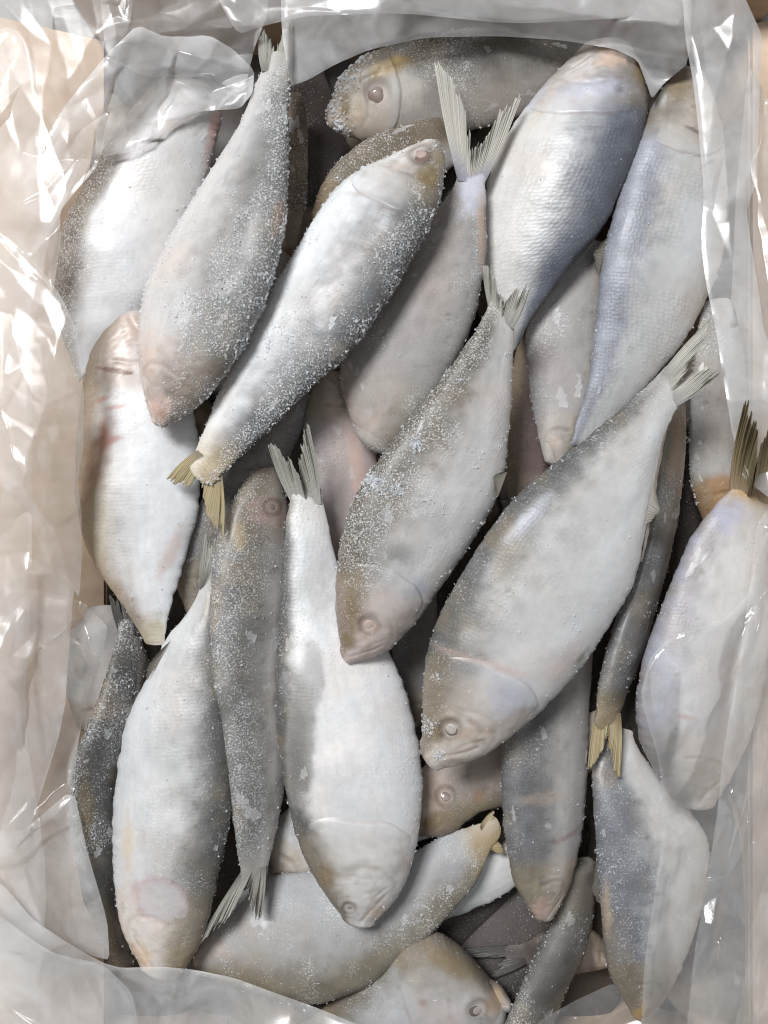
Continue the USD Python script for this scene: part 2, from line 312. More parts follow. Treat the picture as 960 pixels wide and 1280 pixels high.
    if eye:
        rr0 = np.hypot(px - eye[0], py - eye[1]) / eye[2]
        ke = (0.68 * np.exp(-((rr0 - 1.05) / 0.35) ** 2) * (Zn > -.1))[..., None]
        col = col * (1 - ke * np.array([.62, .66, .70]))
    fm = frost * 1.5 * sstep(0.36, 0.68, fb(px, py, 52, seed + 37, 4) + (fbias * (kb - 0.4)) * 0.28) * (0.55 + .9 * fb(px, py, 11, seed + 38, 3))
    edgef = np.abs(Yn) ** 10 * frost * 0.7 * fb(px, py, 20, seed + 41)
    fr = np.clip((0.02 + fm * .62 + edgef * .7) * (1 - .75 * clear), 0, 0.48)
    col = np.clip(col * np.array([0.99, 0.995, 1.015]), 0.01, 0.85)
    idx = np.arange(M * NTH).reshape(M, NTH); nx = np.roll(idx, -1, 1)
    q0, q1, q2, q3 = idx[:-1].ravel(), nx[:-1].ravel(), nx[1:].ravel(), idx[1:].ravel()
    quads = np.stack([q0, q1, q2, q3], 1)
    if dors > 0: pass
    V = X.reshape(-1, 3)
    n0 = np.cross(X[M // 2, NTH // 4 + 1] - X[M // 2, NTH // 4], X[M // 2 + 1, NTH // 4] - X[M // 2, NTH // 4])
    if n0[2] < 0: quads = quads[:, ::-1]
    mid = X.mean((0, 1))
    root = empty('frozen_fish', label=label, category='fish', group='frozen fish in the carton')
    uv = np.stack([np.repeat(tt * K, NTH), (np.tile(th, M) * np.repeat(w, NTH) * K * 0.75)], 1)
    obj('body', V, quads, SKIN_DULL if dull else SKIN, root, col=col.reshape(-1, 3), frost=fr.ravel(), uv=uv, scaly=(scales * sstep(gills - .01, gills + .06, S) * sstep(.32, .62, fb(px, py, 48, seed + 81, 3) + .12 * kb) * (1 - fr)).ravel())
    # height map
    for jx, jy in ((0, 0), (1, 0), (0, 1), (1, 1)):
        sx = np.clip((480 + X[..., 0] / K * D / (D - X[..., 2]) + 80 + jx).astype(int), 0, HW - 1); sy = np.clip((640 - X[..., 1] / K * D / (D - X[..., 2]) + 80 + jy).astype(int), 0, HH - 1)
        np.maximum.at(hmap, (sy.ravel(), sx.ravel()), X[..., 2].ravel())
    # normals of the grid
    du = np.gradient(X, axis=0); dv = (np.roll(X, -1, 1) - np.roll(X, 1, 1)) / 2
    Nn = np.cross(dv, du); Nn /= np.maximum(np.linalg.norm(Nn, axis=-1, keepdims=True), 1e-12)
    if Nn[M // 2, NTH // 4, 2] < 0: Nn = -Nn
    def at(ti, si):          # bilinear surface lookup: si in 0..1 along, ti angle
        fi = np.interp(si, s, np.arange(M)); fj = (np.asarray(ti) % (2 * np.pi)) / (2 * np.pi) * NTH
        co = np.stack([np.broadcast_to(fi, np.shape(fj)), fj])
        g = lambda arr: np.stack([map_coordinates(np.concatenate([arr[..., k], arr[:, :2, k]], 1), co, order=1, mode='nearest') for k in range(arr.shape[-1])], -1)
        return g(X), g(Nn), g(col)
    def frat(ti, si):
        co = np.stack([np.interp(si, s, np.arange(M)), (np.asarray(ti) % (2 * np.pi)) / (2 * np.pi) * NTH])
        return map_coordinates(np.concatenate([fr, fr[:, :2]], 1), co, order=1, mode='nearest')
    def patch(name, S2, T2, off, colf, mat=SKIN_DULL if dull else SKIN, parent=root):
        p, n, cc_ = at(T2, S2)
        p = p + n * off[..., None]; frs = frat(T2, S2)
        i = np.arange(p.shape[0] * p.shape[1]).reshape(p.shape[:2])
        fq = np.stack([i[:-1, :-1].ravel(), i[1:, :-1].ravel(), i[1:, 1:].ravel(), i[:-1, 1:].ravel()], 1)
        fn = np.cross(p[1, 0] - p[0, 0], p[0, 1] - p[0, 0])
        if np.dot(np.cross((p[-1, 0] - p[0, 0]), (p[0, -1] - p[0, 0])), n.mean((0, 1))) < 0: fq = fq[:, ::-1]
        return obj(name, p.reshape(-1, 3), fq, mat, parent, col=colf(cc_).reshape(-1, 3), frost=frs.ravel(),
                   uv=np.stack([S2.ravel() * Ltot * K, T2.ravel() * 0.03], 1))
    if gill:                                                     # gill cover: a plate standing a little proud of the flank at its rear rim
        g1, g2 = np.meshgrid(np.linspace(0, 1, 34), np.linspace(0, 1, 40), indexing='ij')
        T2 = 0.62 + (2.55 - 0.62) * g2
        rear = gills + 0.035 * np.sin(np.pi * g2) - 0.03 * g2 + 0.02 * (fb(g2 * 60, g2 * 0, 14, seed + 53) - .5)
        S2 = 0.105 + (rear - 0.105) * g1
        off = 0.00015 + 0.0008 * g1 ** 2.5 * np.sin(np.pi * np.clip(g2 * 1.02, 0, 1)) ** 0.5 - 0.0009 * sstep(0.93, 1.0, g1) - 0.0004 * (1 - np.sin(np.pi * g2) ** .4) - 0.0004 * sstep(0.12, 0, g1)
        gc = np.array(gillc if gillc is not None else (0.52, 0.52, 0.53))
        rimc = np.array([0.38, 0.28, 0.24])
        def gcol(cc_):
            k = (0.25 * np.sin(np.pi * g2) * sstep(0, .3, g1))[..., None]
            o = cc_ * (1 - k) + gc * k
            rim = (0.45 * np.exp(-((g1 - .985) / 0.03) ** 2) * (0.4 + .6 * fb(g1 * 40, g2 * 60, 8, seed + 51)))[..., None]
            return o * (1 - rim) + rimc * rim
        patch('gill_cover', S2, T2, off, gcol)
    if pect:
        s0, t0, ln, sp = pect
        g1, g2 = np.meshgrid(np.linspace(0, 1, 22), np.linspace(-1, 1, 41), indexing='ij')
        S2 = s0 + ln * g1 * (1 - 0.25 * np.abs(g2)); T2 = t0 + sp * g2 * (0.25 + 0.75 * g1) + 0.25 * g1
        off = 0.0006 + 0.0016 * g1 * (1 - g2 ** 2 * .5) + 0.0002 * np.cos(g2 * 60)
        def pcol(cc_): return np.clip(cc_ * 0.35 + np.array([0.40, 0.39, 0.36]) * (0.75 + .25 * np.cos(g2 * 60))[..., None], 0, .8)
        patch('pectoral_fin', S2, T2, off, pcol, FIN)
    if anal:                                                     # low ragged fin along the belly edge
        k0, k1 = np.searchsorted(s, 0.60), np.searchsorted(s, 0.93)
        nn = 60; ss_ = np.linspace(s[k0], s[k1], nn); hgt = (2 + 4 * fb(np.arange(nn) * 4., np.zeros(nn), 20, seed) + .6 * rng.random(nn)) * np.sin(np.linspace(0.25, np.pi * .95, nn)) ** 0.5
        cxp = np.array([np.interp(ss_, s, c[:, k]) for k in (0, 1)]).T; unp = np.array([np.interp(ss_, s, un[:, k]) for k in (0, 1)]).T; wp = np.interp(ss_, s, w)
        zcp = np.interp(ss_, s, zc)
        rows = []
        for r_ in (0, .5, 1):
            e_ = cxp - unp * (wp - 3 + r_ * hgt)[:, None]
            rows.append(P(e_[:, 0], e_[:, 1], zcp - 0.0005 - 0.002 * r_ + 0.0012 * (fb(np.arange(nn) * 3., np.zeros(nn), 9, seed) - .5)))
        p = np.stack(rows, 1); i = np.arange(nn * 3).reshape(nn, 3)
        fq = np.stack([i[:-1, :-1].ravel(), i[1:, :-1].ravel(), i[1:, 1:].ravel(), i[:-1, 1:].ravel()], 1)
        cA = np.tile(np.array([0.55, 0.50, 0.45]), (nn * 3, 1)) * (0.85 + .25 * rng.random((nn * 3, 1)))
        obj('anal_fin', p.reshape(-1, 3), fq, FIN, root, col=cA)
    for fax, fay, fbx, fby, ftx, fty, fnm in fins:               # small fins lying out from the edge of the body
        gu, gv = np.meshgrid(np.linspace(0, 1, 25), np.linspace(0, 1, 8), indexing='ij')
        bx_, by_ = fax + (fbx - fax) * gu, fay + (fby - fay) * gu
        ln_ = gv * (0.55 + .45 * np.sin(np.pi * np.clip(gu * 1.1, 0, 1))) * (0.9 + .2 * rng.random((25, 1)))
        qx, qy = bx_ + (ftx + (fbx - fax) * (gu - .5) * .35 - bx_) * ln_, by_ + (fty + (fby - fay) * (gu - .5) * .35 - by_) * ln_
        i0 = np.argmin((c[:, 0] - (fax + fbx) / 2) ** 2 + (c[:, 1] - (fay + fby) / 2) ** 2)
        zf = zc[i0] + 0.002 + 0.0005 * np.cos(np.arange(25) * np.pi)[:, None] * gv + 0.003 * gv
        p = P(qx, qy, zf); i = np.arange(200).reshape(25, 8)
        fq = np.stack([i[:-1, :-1].ravel(), i[1:, :-1].ravel(), i[1:, 1:].ravel(), i[:-1, 1:].ravel()], 1)
        cA = np.array([0.42, 0.39, 0.34]) * (0.65 + .4 * (np.arange(25) % 2)[:, None, None]) * np.ones((25, 8, 1)) * (1 - .3 * gv[..., None])
        obj(fnm, p.reshape(-1, 3), fq, FIN, root, col=cA.reshape(-1, 3))
    if eye:                                                      # eyeball with a clouded pupil in a low ring of skin
        ex, ey, er = eye[:3]; ec = eye[3] if len(eye) > 3 else (0.42, 0.39, 0.36)
        pc = eye[4] if len(eye) > 4 else (0.16, 0.14, 0.13)
        dist = (px - ex) ** 2 + (py - ey) ** 2 + np.where(Nn[..., 2] < 0.05, 1e6, 0)
        i0, j0 = np.unravel_index(np.argmin(dist), dist.shape)
        o, n = X[i0, j0], Nn[i0, j0]
        ax = np.cross(n, [0, 1, 0]); ax /= np.linalg.norm(ax); ay = np.cross(n, ax)
        R = er * K
        def dome(rad, hgt, base, name, colr, par, mat, ring=None):
            rr_, aa_ = np.meshgrid(np.linspace(0, 1, 12), np.linspace(0, 2 * np.pi, 33)[:-1], indexing='ij')
            hz_ = base + (hgt * np.sqrt(np.clip(1 - (rr_ * 0.98) ** 2, 0, 1)) if ring is None else ring(rr_))
            rw = rr_ * rad * (1 + 0.06 * np.sin(aa_ * 2 + seed))
            p = o + ax * (rw * np.cos(aa_))[..., None] + ay * (rw * np.sin(aa_))[..., None] + n * hz_[..., None]
            i = np.arange(12 * 32).reshape(12, 32); j = np.roll(i, -1, 1)
            fq = np.stack([i[:-1].ravel(), i[1:].ravel(), j[1:].ravel(), j[:-1].ravel()], 1)
            cl = np.array(colr) * (0.8 + 0.4 * fb(rr_ * np.cos(aa_) * 20, rr_ * np.sin(aa_) * 20, 6, seed + 61))[..., None]
            return obj(name, p.reshape(-1, 3), fq, mat, par, col=cl.reshape(-1, 3), frost=np.full(384, frost * .4))
        skinc = col[i0, j0]; ec, pc = np.array(pc) * .42 + skinc * .06, np.array(ec) * .75 + skinc * .15
        eb = dome(R * 1.0, R * 0.20, -0.0007, 'eye', ec, root, EYE)
        dome(R * 0.52, R * 0.09, -0.0007 + R * 0.165, 'pupil', pc, eb, EYE)
    if frost > .18 and crystals > .35:                            # thin loose plates of ice and skin with lifted edges
        vs_, fs_, k_ = [], [], 0
        for q_ in range(int(3 + 7 * frost)):
            si_, ti_ = 0.15 + 0.75 * rng.random(), 0.35 + 2.2 * rng.random()
            rad_ = (2.5 + 6.5 * rng.random() ** 2); wl = max(float(np.interp(si_, s, w)), 8)
            aa, rr_ = np.meshgrid(np.linspace(0, 2 * np.pi, 19)[:-1], np.array([0.02, .5, .8, 1.0]), indexing='ij')
            wob = 1 + 0.35 * np.sin(2 * aa + rng.random() * 6) + 0.25 * np.sin(5 * aa + rng.random() * 6)
            p_, n_, _ = at(ti_ + rr_ * wob * np.sin(aa) * rad_ / wl, si_ + rr_ * wob * np.cos(aa) * rad_ * 1.5 / Ltot)
            p_ = p_ + n_ * (0.00012 + 0.0006 * rr_ ** 4 * np.clip(np.sin(aa * 1 + rng.random() * 6), 0, 1))[..., None]
            i = np.arange(72).reshape(18, 4); j = np.roll(i, -1, 0)
            vs_.append(p_.reshape(-1, 3)); fs_.append(np.stack([i[:, :-1].ravel(), i[:, 1:].ravel(), j[:, 1:].ravel(), j[:, :-1].ravel()], 1) + k_); k_ += 72
        obj('ice_flakes', np.vstack(vs_), np.vstack(fs_), FLAKE, root, kind='stuff')
    # loose ice crystals where the frost lies
    nC = int(2700 * crystals * (0.25 + frost) * min(1.2, Ltot / 550))
    if nC > 20:
        area = np.linalg.norm(np.cross(du, dv), axis=-1)
        wgt = (area * (fr ** 2.2 * 5 * sstep(.42, .66, fb(px, py, 16, seed + 97, 3)) + 0.015 + edgef * 1.6) * (Nn[..., 2] > -0.25))
        spot = sum((np.exp(-(((px - ix) ** 2 + (py - iy) ** 2) / ir ** 2)) for ix, iy, ir in ice), np.zeros_like(px))
        wgt = (wgt + area * spot * 7 * (Nn[..., 2] > -.3)).ravel(); spot = spot.ravel(); wgt /= wgt.sum()
        pick = rng.choice(len(wgt), nC, p=wgt)
        oct_v = np.array([(1, 0, 0), (-1, 0, 0), (0, 1, 0), (0, -1, 0), (0, 0, 1), (0, 0, -1)], float)
        oct_f = np.array([(0, 2, 4), (2, 1, 4), (1, 3, 4), (3, 0, 4), (2, 0, 5), (1, 2, 5), (3, 1, 5), (0, 3, 5)])
        rad = 0.00014 + 0.00050 * rng.random(nC) ** 4 * (0.6 + frost) * (1 + 1.2 * spot[pick])
        pos = V[pick] + (rng.random((nC, 3)) - .5) * 0.0012
        pos = pos + Nn.reshape(-1, 3)[pick] * (rad * -0.15)[:, None]
        sh = oct_v[None] * (0.6 + 0.8 * rng.random((nC, 6, 1))) + (rng.random((nC, 6, 3)) - .5) * 1.1
        vv3 = pos[:, None] + sh * rad[:, None, None]
        ff3 = (oct_f[None] + (np.arange(nC) * 6)[:, None, None]).reshape(-1, 3)
        obj('ice_crystals', vv3.reshape(-1, 3), ff3, ICE, root, smooth=False, kind='stuff')
    if tail is not None:
        tA, tB = np.array(tail[:2], float), np.array(tail[2:4], float)
        cT = (a[-7] + b[-7]) / 2; hA = cT + (A[-1] - cT) * .92 - e0 * w1 * .25; hB = cT + (B[-1] - cT) * .92 - e0 * w1 * .25
        nr, sub, nv = 32, 4, 16
        nu = nr * sub
        uu = np.linspace(0, 1, nu); vv = np.linspace(0, 1, nv)
        tipm = cT + e0 * 0 + ((tA + tB) / 2 - cT) * forkd
        def rim(x):          # blunt lobe tips, the fork between them
            q_ = np.where(x < .5, 2 * x, 2 - 2 * x)[:, None]
            lobe = np.where((x < .5)[:, None], tA, tB); other = np.where((x < .5)[:, None], tB, tA)
            inw = other - lobe; ln_ = np.linalg.norm(lobe - cT, axis=1, keepdims=True); inw = inw / np.linalg.norm(inw, axis=1, keepdims=True)
            return (lobe + inw * ln_ * tipw * q_) * (1 - q_ ** 2.2) + tipm * q_ ** 2.2
        ray = (np.arange(nu) // sub); fray = np.arange(nu) % sub
        jag = 1 - 0.30 * sstep(.45, .8, fb(np.arange(nr) * 6., np.zeros(nr), 16, seed + 73, 3)) - 0.05 * rng.random(nr)
        jag[rng.integers(2, nr - 2, 2)] -= 0.25
        jag = jag[np.clip(ray, 0, nr - 1)] - np.where((fray == 0) | (fray == sub - 1), 0.01 + 0.035 * rng.random(nu), 0)
        baseP = hA * (1 - uu)[:, None] + hB * uu[:, None]
        R_ = rim(uu)
        g = vv[None, :, None] * jag[:, None, None]
        bow = (np.sin(np.pi * vv)[None, :, None] * (baseP - cT)[:, None, :] * 0.12)
        p2 = baseP[:, None, :] * (1 - g) + R_[:, None, :] * g + bow
        p2 = p2 + (rng.random((nr, 1, 2)) - .5)[ray] * 1.6 * vv[None, :, None] ** 2
        ztail = zt / 1000 + (tailz / 1000) * vv[None, :] ** 1.3
        corr = 0.00022 * np.cos(2 * np.pi * fray / (sub - 1))[:, None] * (1 - 0.3 * vv)[None] + 0.0030 * (fb(uu[:, None] * 60 + 0 * vv, vv[None] * 30 + 0 * uu[:, None], 16, seed + 71) - .5) * vv[None]
        thick = w1 * 0.10 * K * (1 - vv) ** 2 + 0.00022
        base = {'grey': (0.55, 0.54, 0.49), 'yellow': (0.60, 0.51, 0.32), 'dark': (0.16, 0.15, 0.14), 'pale': (0.68, 0.66, 0.60)}[finc]
        cb_ = np.array(base)[None, None] * (0.84 + 0.2 * rng.random((nr, 1, 1)) + .25 * (fb(np.arange(nr) * 5., np.zeros(nr), 14, seed + 74)[:, None, None] - .5))[ray] * np.ones((1, nv, 1))
        dk = (0.22 + 0.22 * (fray == 0))[:, None] * sstep(0.2, 1.0, vv)[None]
        cb_ = cb_ * (1 - 0.42 * dk[..., None])
        rootc = col[-10, NTH // 4]
        kk = sstep(0.45, 0.0, vv)[None, :, None]
        cb_ = cb_ * (1 - kk) + rootc * kk
        vs, fs = [], []
        for sg in (1, -1):
            vs.append(P(p2[..., 0], p2[..., 1], ztail + 0 * uu[:, None]) + np.stack([0 * corr, 0 * corr, corr + sg * thick[None]], -1))
        i = np.arange(nu * nv).reshape(nu, nv); o2 = nu * nv
        fq = np.stack([i[:-1, :-1].ravel(), i[1:, :-1].ravel(), i[1:, 1:].ravel(), i[:-1, 1:].ravel()], 1)
        rimi = np.concatenate([i[:, -1]]); side_q = np.stack([rimi[:-1], rimi[1:], rimi[1:] + o2, rimi[:-1] + o2], 1)
        e1 = i[0]; e2 = i[-1]
        sq2 = np.stack([e1[:-1], e1[1:], e1[1:] + o2, e1[:-1] + o2], 1); sq3 = np.stack([e2[:-1], e2[1:], e2[1:] + o2, e2[:-1] + o2], 1)
        V2 = np.concatenate([x.reshape(-1, 3) for x in vs])
        obj('tail_fin', V2, np.vstack([fq, fq[:, ::-1] + o2, side_q, sq2, sq3]), FIN, root, col=np.concatenate([cb_.reshape(-1, 3)] * 2))
        if not tailmap: return root
        T3 = vs[0]
        sx = np.clip((480 + T3[..., 0] / K * D / (D - T3[..., 2]) + 80).astype(int), 0, HW - 1); sy = np.clip((640 - T3[..., 1] / K * D / (D - T3[..., 2]) + 80).astype(int), 0, HH - 1)
        np.maximum.at(hmap, (sy.ravel(), sx.ravel()), T3[..., 2].ravel())
    return root

PINK, RED, BRN, OLV, YEL, DK, BLU, WHT = (0.55, 0.38, 0.32), (0.40, 0.13, 0.10), (0.26, 0.16, 0.10), (0.20, 0.15, 0.08), (0.52, 0.37, 0.16), (0.07, 0.065, 0.06), (0.40, 0.44, 0.56), (0.74, 0.74, 0.73)
DULL, DULLB = (0.30, 0.285, 0.27), (0.42, 0.40, 0.385)

# upper layer ------------------------------------------------------------
fish('largest whole pale fish, snout at lower left, tail at upper right',
     [(528, 920, 553, 962), (528, 880, 612, 942), (531, 830, 672, 897), (548, 770, 725, 842), (580, 710, 765, 785), (625, 643, 800, 718), (676, 591, 813, 650), (735, 545, 823, 590), (785, 503, 833, 543), (825, 466, 850, 505)],
     16, 24, 1, 12, tail=(888, 398, 902, 466), back='grey', side=(0.52, 0.51, 0.495), belly=(0.76, 0.76, 0.755), edge=0.66, soft=0.3, frost=0.34, fbias=0.2,
     head=(0.52, 0.43, 0.34), headmix=0.55, eye=(561, 906, 12, (0.44, 0.41, 0.38), (0.30, 0.25, 0.22)), anal=True, finc='pale', seed=3, ice=[(538, 905, 9), (546, 938, 8), (545, 842, 6)], fins=[(798, 742, 776, 776, 786, 764, 'pelvic_fin'), (816, 605, 806, 655, 824, 640, 'fin')],
     blots=[(632, 868, 30, BLU, .35), (600, 822, (70, 6, 18), PINK, .3), (700, 830, (40, 16, -50), PINK, .25), (545, 912, 12, OLV, .6), (725, 822, (16, 6, -50), OLV, .5), (655, 650, (40, 10, -48), (0.36, 0.37, 0.42), .5), (590, 795, 16, (0.38, .37, .36), .5)], gillc=(0.50, 0.51, 0.56), tailz=6)
fish('central fish with frosted grey back, pinkish head and small raised tail',
     [(426, 806, 440, 829), (420, 760, 492, 810), (422, 710, 530, 767), (433, 650, 570, 712), (462, 592, 605, 657), (500, 540, 629, 607), (540, 490, 637, 556), (578, 438, 641, 502), (601, 402, 642, 456), (611, 382, 643, 408)],
     10, 16, 1, 22, tail=(603, 328, 667, 350), back=(0.115, 0.10, 0.08), side=(0.50, 0.49, 0.475), belly=(0.75, 0.745, 0.735), edge=0.55, soft=0.28, frost=0.75, fbias=1.0,
     head=(0.58, 0.46, 0.40), headmix=0.7, eye=(462, 778, 11, (0.55, 0.44, 0.38), (0.40, 0.32, 0.29)), finc='grey', seed=8, ice=[(495, 612, 12), (468, 606, 12), (520, 560, 10)], fins=[(634, 590, 622, 622, 616, 596, 'pelvic_fin')],
     blots=[(445, 745, (14, 40, 10), OLV, .65), (435, 800, 12, OLV, .6), (500, 690, 14, (.3, .3, .29), .6), (478, 690, 20, (.25, .24, .22), .5), (520, 735, 16, BLU, .3)], tailz=4)
fish('pale fish head down with long dark back streak and fanned tail',
     [(425, 1140, 470, 1152), (390, 1087, 506, 1110), (366, 1020, 525, 1040), (352, 945, 528, 970), (347, 875, 512, 882), (350, 805, 484, 812), (352, 742, 438, 745), (355, 690, 418, 692), (359, 648, 409, 650), (363, 625, 403, 625)],
     -4, -2, 1, 14, tail=(333, 553, 386, 527), back='grey', side=(0.64, 0.64, 0.635), belly=(0.80, 0.80, 0.80), edge=0.82, soft=0.2, frost=0.25, fbias=0.3,
     head=(0.50, 0.44, 0.38), headmix=0.35, eye=(437, 1127, 8, (0.35, 0.32, 0.29), (0.12, 0.11, 0.1)), finc='grey', seed=12,
     blots=[(378, 920, (20, 78, 4), (0.25, 0.245, 0.23), .6, 1), (378, 920, (14, 70, 3), (0.15, 0.145, 0.13), .5), (390, 845, (18, 45, 3), (0.30, .29, .28), .5, 1), (410, 1085, (16, 22, 0), OLV, .65), (440, 1075, (22, 10, -20), (.3, .28, .25), .4), (425, 1110, (20, 9, 30), (.28, .25, .2), .4), (470, 1135, 14, (0.6, .5, .42), .5), (372, 820, 14, WHT, .5), (395, 730, (30, 60, 0), (.36, .355, .35), .4)], gillc=(0.66, 0.65, 0.64), tailz=8)
fish('frosted silver fish with reddish eye and torn yellow tail',
     [(527, 176, 553, 187), (490, 190, 556, 215), (450, 206, 546, 262), (411, 238, 529, 302), (380, 286, 504, 347), (350, 337, 468, 402), (320, 392, 428, 452), (295, 442, 384, 490), (271, 490, 340, 536), (255, 532, 300, 572), (243, 566, 276, 594)],
     10, 2, -1, 22, tail=(200, 606, 280, 676), back=(0.10, 0.10, 0.10), side=(0.44, 0.44, 0.445), belly=(0.80, 0.82, 0.815), edge=0.35, soft=0.5, frost=0.85, fbias=0.7,
     head=(0.56, 0.50, 0.45), headmix=0.5, eye=(525, 198, 13, (0.46, 0.34, 0.30), (0.36, 0.24, 0.21)), finc='yellow', seed=17,
     blots=[(535, 232, (22, 16, -45), OLV, .85), (551, 205, 14, (0.28, .24, .16), .7), (258, 586, 11, (.42, .33, .2), .4), (455, 250, (26, 5, 15), (.4, .33, .3), .35), (425, 445, 14, (.3, .27, .22), .5)], crystals=1.7, gills=.2, tailz=-3, tipw=.55)
fish('frosted grey fish hanging head down at upper left, its tail under the film',
     [(188, 522, 211, 531), (173, 472, 250, 508), (168, 422, 287, 466), (172, 372, 319, 415), (186, 328, 341, 360), (211, 284, 356, 300), (240, 238, 361, 240), (270, 193, 362, 186), (298, 150, 362, 142), (315, 112, 362, 106), (327, 86, 361, 84)],
     8, 12, -1, 22, tail=(322, 30, 366, 22), back=(0.13, 0.128, 0.122), side=(0.40, 0.393, 0.385), belly=(0.57, 0.555, 0.54), edge=0.3, soft=0.45, frost=0.85, fbias=0.8,
     head=(0.55, 0.44, 0.38), headmix=0.4, finc='grey', seed=23, blots=[(202, 512, 18, PINK, .6), (352, 285, (10, 26, 10), BRN, .5), (205, 520, 9, (.3, .2, .15), .5)], crystals=1.8, gill=False)
# second layer -----------------------------------------------------------
fish('white fish half under crumpled film at upper left, dark frosted left edge',
     [(185, 118, 268, 122), (140, 178, 275, 152), (108, 232, 262, 202), (82, 290, 245, 272), (70, 350, 218, 342), (72, 402, 168, 404), (86, 442, 130, 434), (98, 474, 112, 458)],
     -10, -16, 1, 6, back=(0.20, 0.175, 0.145), side=(0.54, 0.54, 0.54), belly=(0.62, 0.62, 0.615), edge=0.62, soft=0.22, frost=0.55, fbias=1.3, head=(0.62, 0.55, 0.5), headmix=0.3, seed=29,
     blots=[(200, 189, (14, 2.6, -6), DK, .8, 1), (268, 165, (8, 40, 15), RED, .4)], gill=False)
fish('white fish with reddish brown smears beside the left plastic',
     [(135, 405, 190, 398), (110, 460, 218, 450), (100, 530, 241, 520), (97, 600, 247, 598), (104, 660, 241, 660), (126, 715, 224, 720), (160, 765, 211, 765), (180, 800, 206, 800)],
     -16, -20, 1, 10, back=(0.30, 0.25, 0.20), side=(0.60, 0.595, 0.585), belly=(0.78, 0.79, 0.80), edge=0.66, soft=0.35, frost=0.15, fbias=0, head=(0.42, 0.34, 0.29), headmix=0.7, seed=31,
     blots=[(150, 467, (24, 3.5, 10), (.16, .09, .07), .7, 1), (140, 548, (9, 26, 10), (.36, .17, .12), .6), (154, 512, (14, 4, -12), (.38, .17, .13), .5), (136, 502, (12, 4, -15), (.36, .17, .12), .5), (148, 553, (14, 5, -20), (.36, .16, .12), .5), (126, 590, (16, 44, 8), BRN, .5), (118, 520, (8, 50, 5), (.34, .27, .2), .5), (130, 660, (20, 60, 0), (.42, .38, .28), .4), (215, 690, (10, 40, 25), PINK, .4), (195, 790, 24, (.42, .36, .24), .6)], gill=False, crystals=.4)
fish('wide pale fish at lower left with a pink ringed gill mark above its snout',
     [(170, 1200, 230, 1210), (146, 1150, 256, 1165), (138, 1080, 276, 1085), (138, 1010, 290, 1010), (146, 950, 288, 940), (161, 890, 281, 880), (186, 840, 276, 830), (206, 800, 272, 790), (234, 766, 268, 750), (250, 735, 266, 722)],
     -10, -16, -1, 12, tail=(252, 660, 282, 660), back='grey', side=(0.44, 0.44, 0.43), belly=(0.58, 0.585, 0.585), edge=0.6, soft=0.4, frost=0.3, fbias=.3, head=(0.52, 0.44, 0.36), headmix=0.5, finc='grey', seed=37, fins=[(214, 800, 184, 850, 186, 830, 'dorsal_fin')],
     blots=[(205, 1112, (38, 29, 10), (.40, .27, .28), .38, 1), (209, 1116, (33, 24, 14), (.47, .46, .455), .55, 1), (235, 1190, (22, 24, 0), (.25, .21, .13), .5), (165, 1050, (10, 40, 0), (.56, .44, .28), .4), (225, 1010, 22, WHT, .22), (180, 1190, 16, (.60, .44, .3), .5)], gill=False)
fish('narrow grey fish seen from its back, head up, between the pale fish at lower left',
     [(312, 595, 348, 590), (284, 650, 360, 650), (269, 720, 362, 720), (268, 800, 358, 800), (275, 870, 354, 870), (285, 940, 358, 940), (293, 1010, 350, 1010), (298, 1058, 341, 1055), (302, 1090, 334, 1086)],
     -24, -16, 1, 42, tail=(238, 1195, 326, 1150), back=(0.17, 0.165, 0.155), side=(0.36, 0.355, 0.34), belly=(0.5, 0.48, 0.46), edge=0.1, soft=0.5, frost=0.6, fbias=.6, head=(0.33, 0.28, 0.22), headmix=0.6, eye=(342, 634, 9, (.22, .18, .16), (.1, .09, .08)), finc='grey', seed=41, gill=False,
     blots=[(305, 672, (10, 18, 0), (.48, .36, .18), .3), (335, 640, 20, (.40, .29, .25), .5)], tailz=10, gills=.2)
fish('thin dark fish standing on edge against the plastic at the far left',
     [(141, 1198, 166, 1205), (119, 1140, 152, 1140), (101, 1055, 152, 1055), (96, 990, 152, 990), (106, 930, 166, 930), (126, 880, 176, 880), (141, 832, 180, 836), (149, 792, 171, 792)],
     -26, -24, 1, 64, tail=(136, 742, 156, 730), back='dark', side=(0.20, 0.185, 0.16), belly=(0.3, 0.28, 0.25), edge=-.1, soft=0.5, frost=0.6, fbias=.4, head=(0.15, 0.12, 0.09), headmix=0.5, finc='dark', seed=43, gill=False, blots=[(120, 1000, (10, 60, 0), OLV, .4)])
fish('sideways fish at the top with ice crusted snout and dark eye',
     [(413, 132, 416, 158), (432, 95, 441, 168), (482, 66, 491, 172), (542, 51, 550, 165), (610, 45, 620, 148), (672, 50, 690, 130), (722, 55, 740, 110), (760, 60, 765, 90)],
     -24, -30, 1, 24, back=(0.12, 0.115, 0.105), side=(0.25, 0.235, 0.215), belly=(0.36, 0.33, 0.30), edge=0.4, soft=0.4, frost=0.5, fbias=0.2, head=(0.48, 0.40, 0.31), headmix=0.8, eye=(473, 127, 14, (0.22, 0.17, 0.15), (.40, .30, .26)), seed=47, ice=[(418, 140, 14), (432, 110, 14), (450, 82, 16), (425, 160, 10)],
     blots=[(485, 98, (28, 12, -25), (.34, .22, .06), .8), (433, 138, (8, 14, 0), OLV, .8), (505, 125, 24, (.5, .47, .42), .5)], gill=True, crystals=1.5)
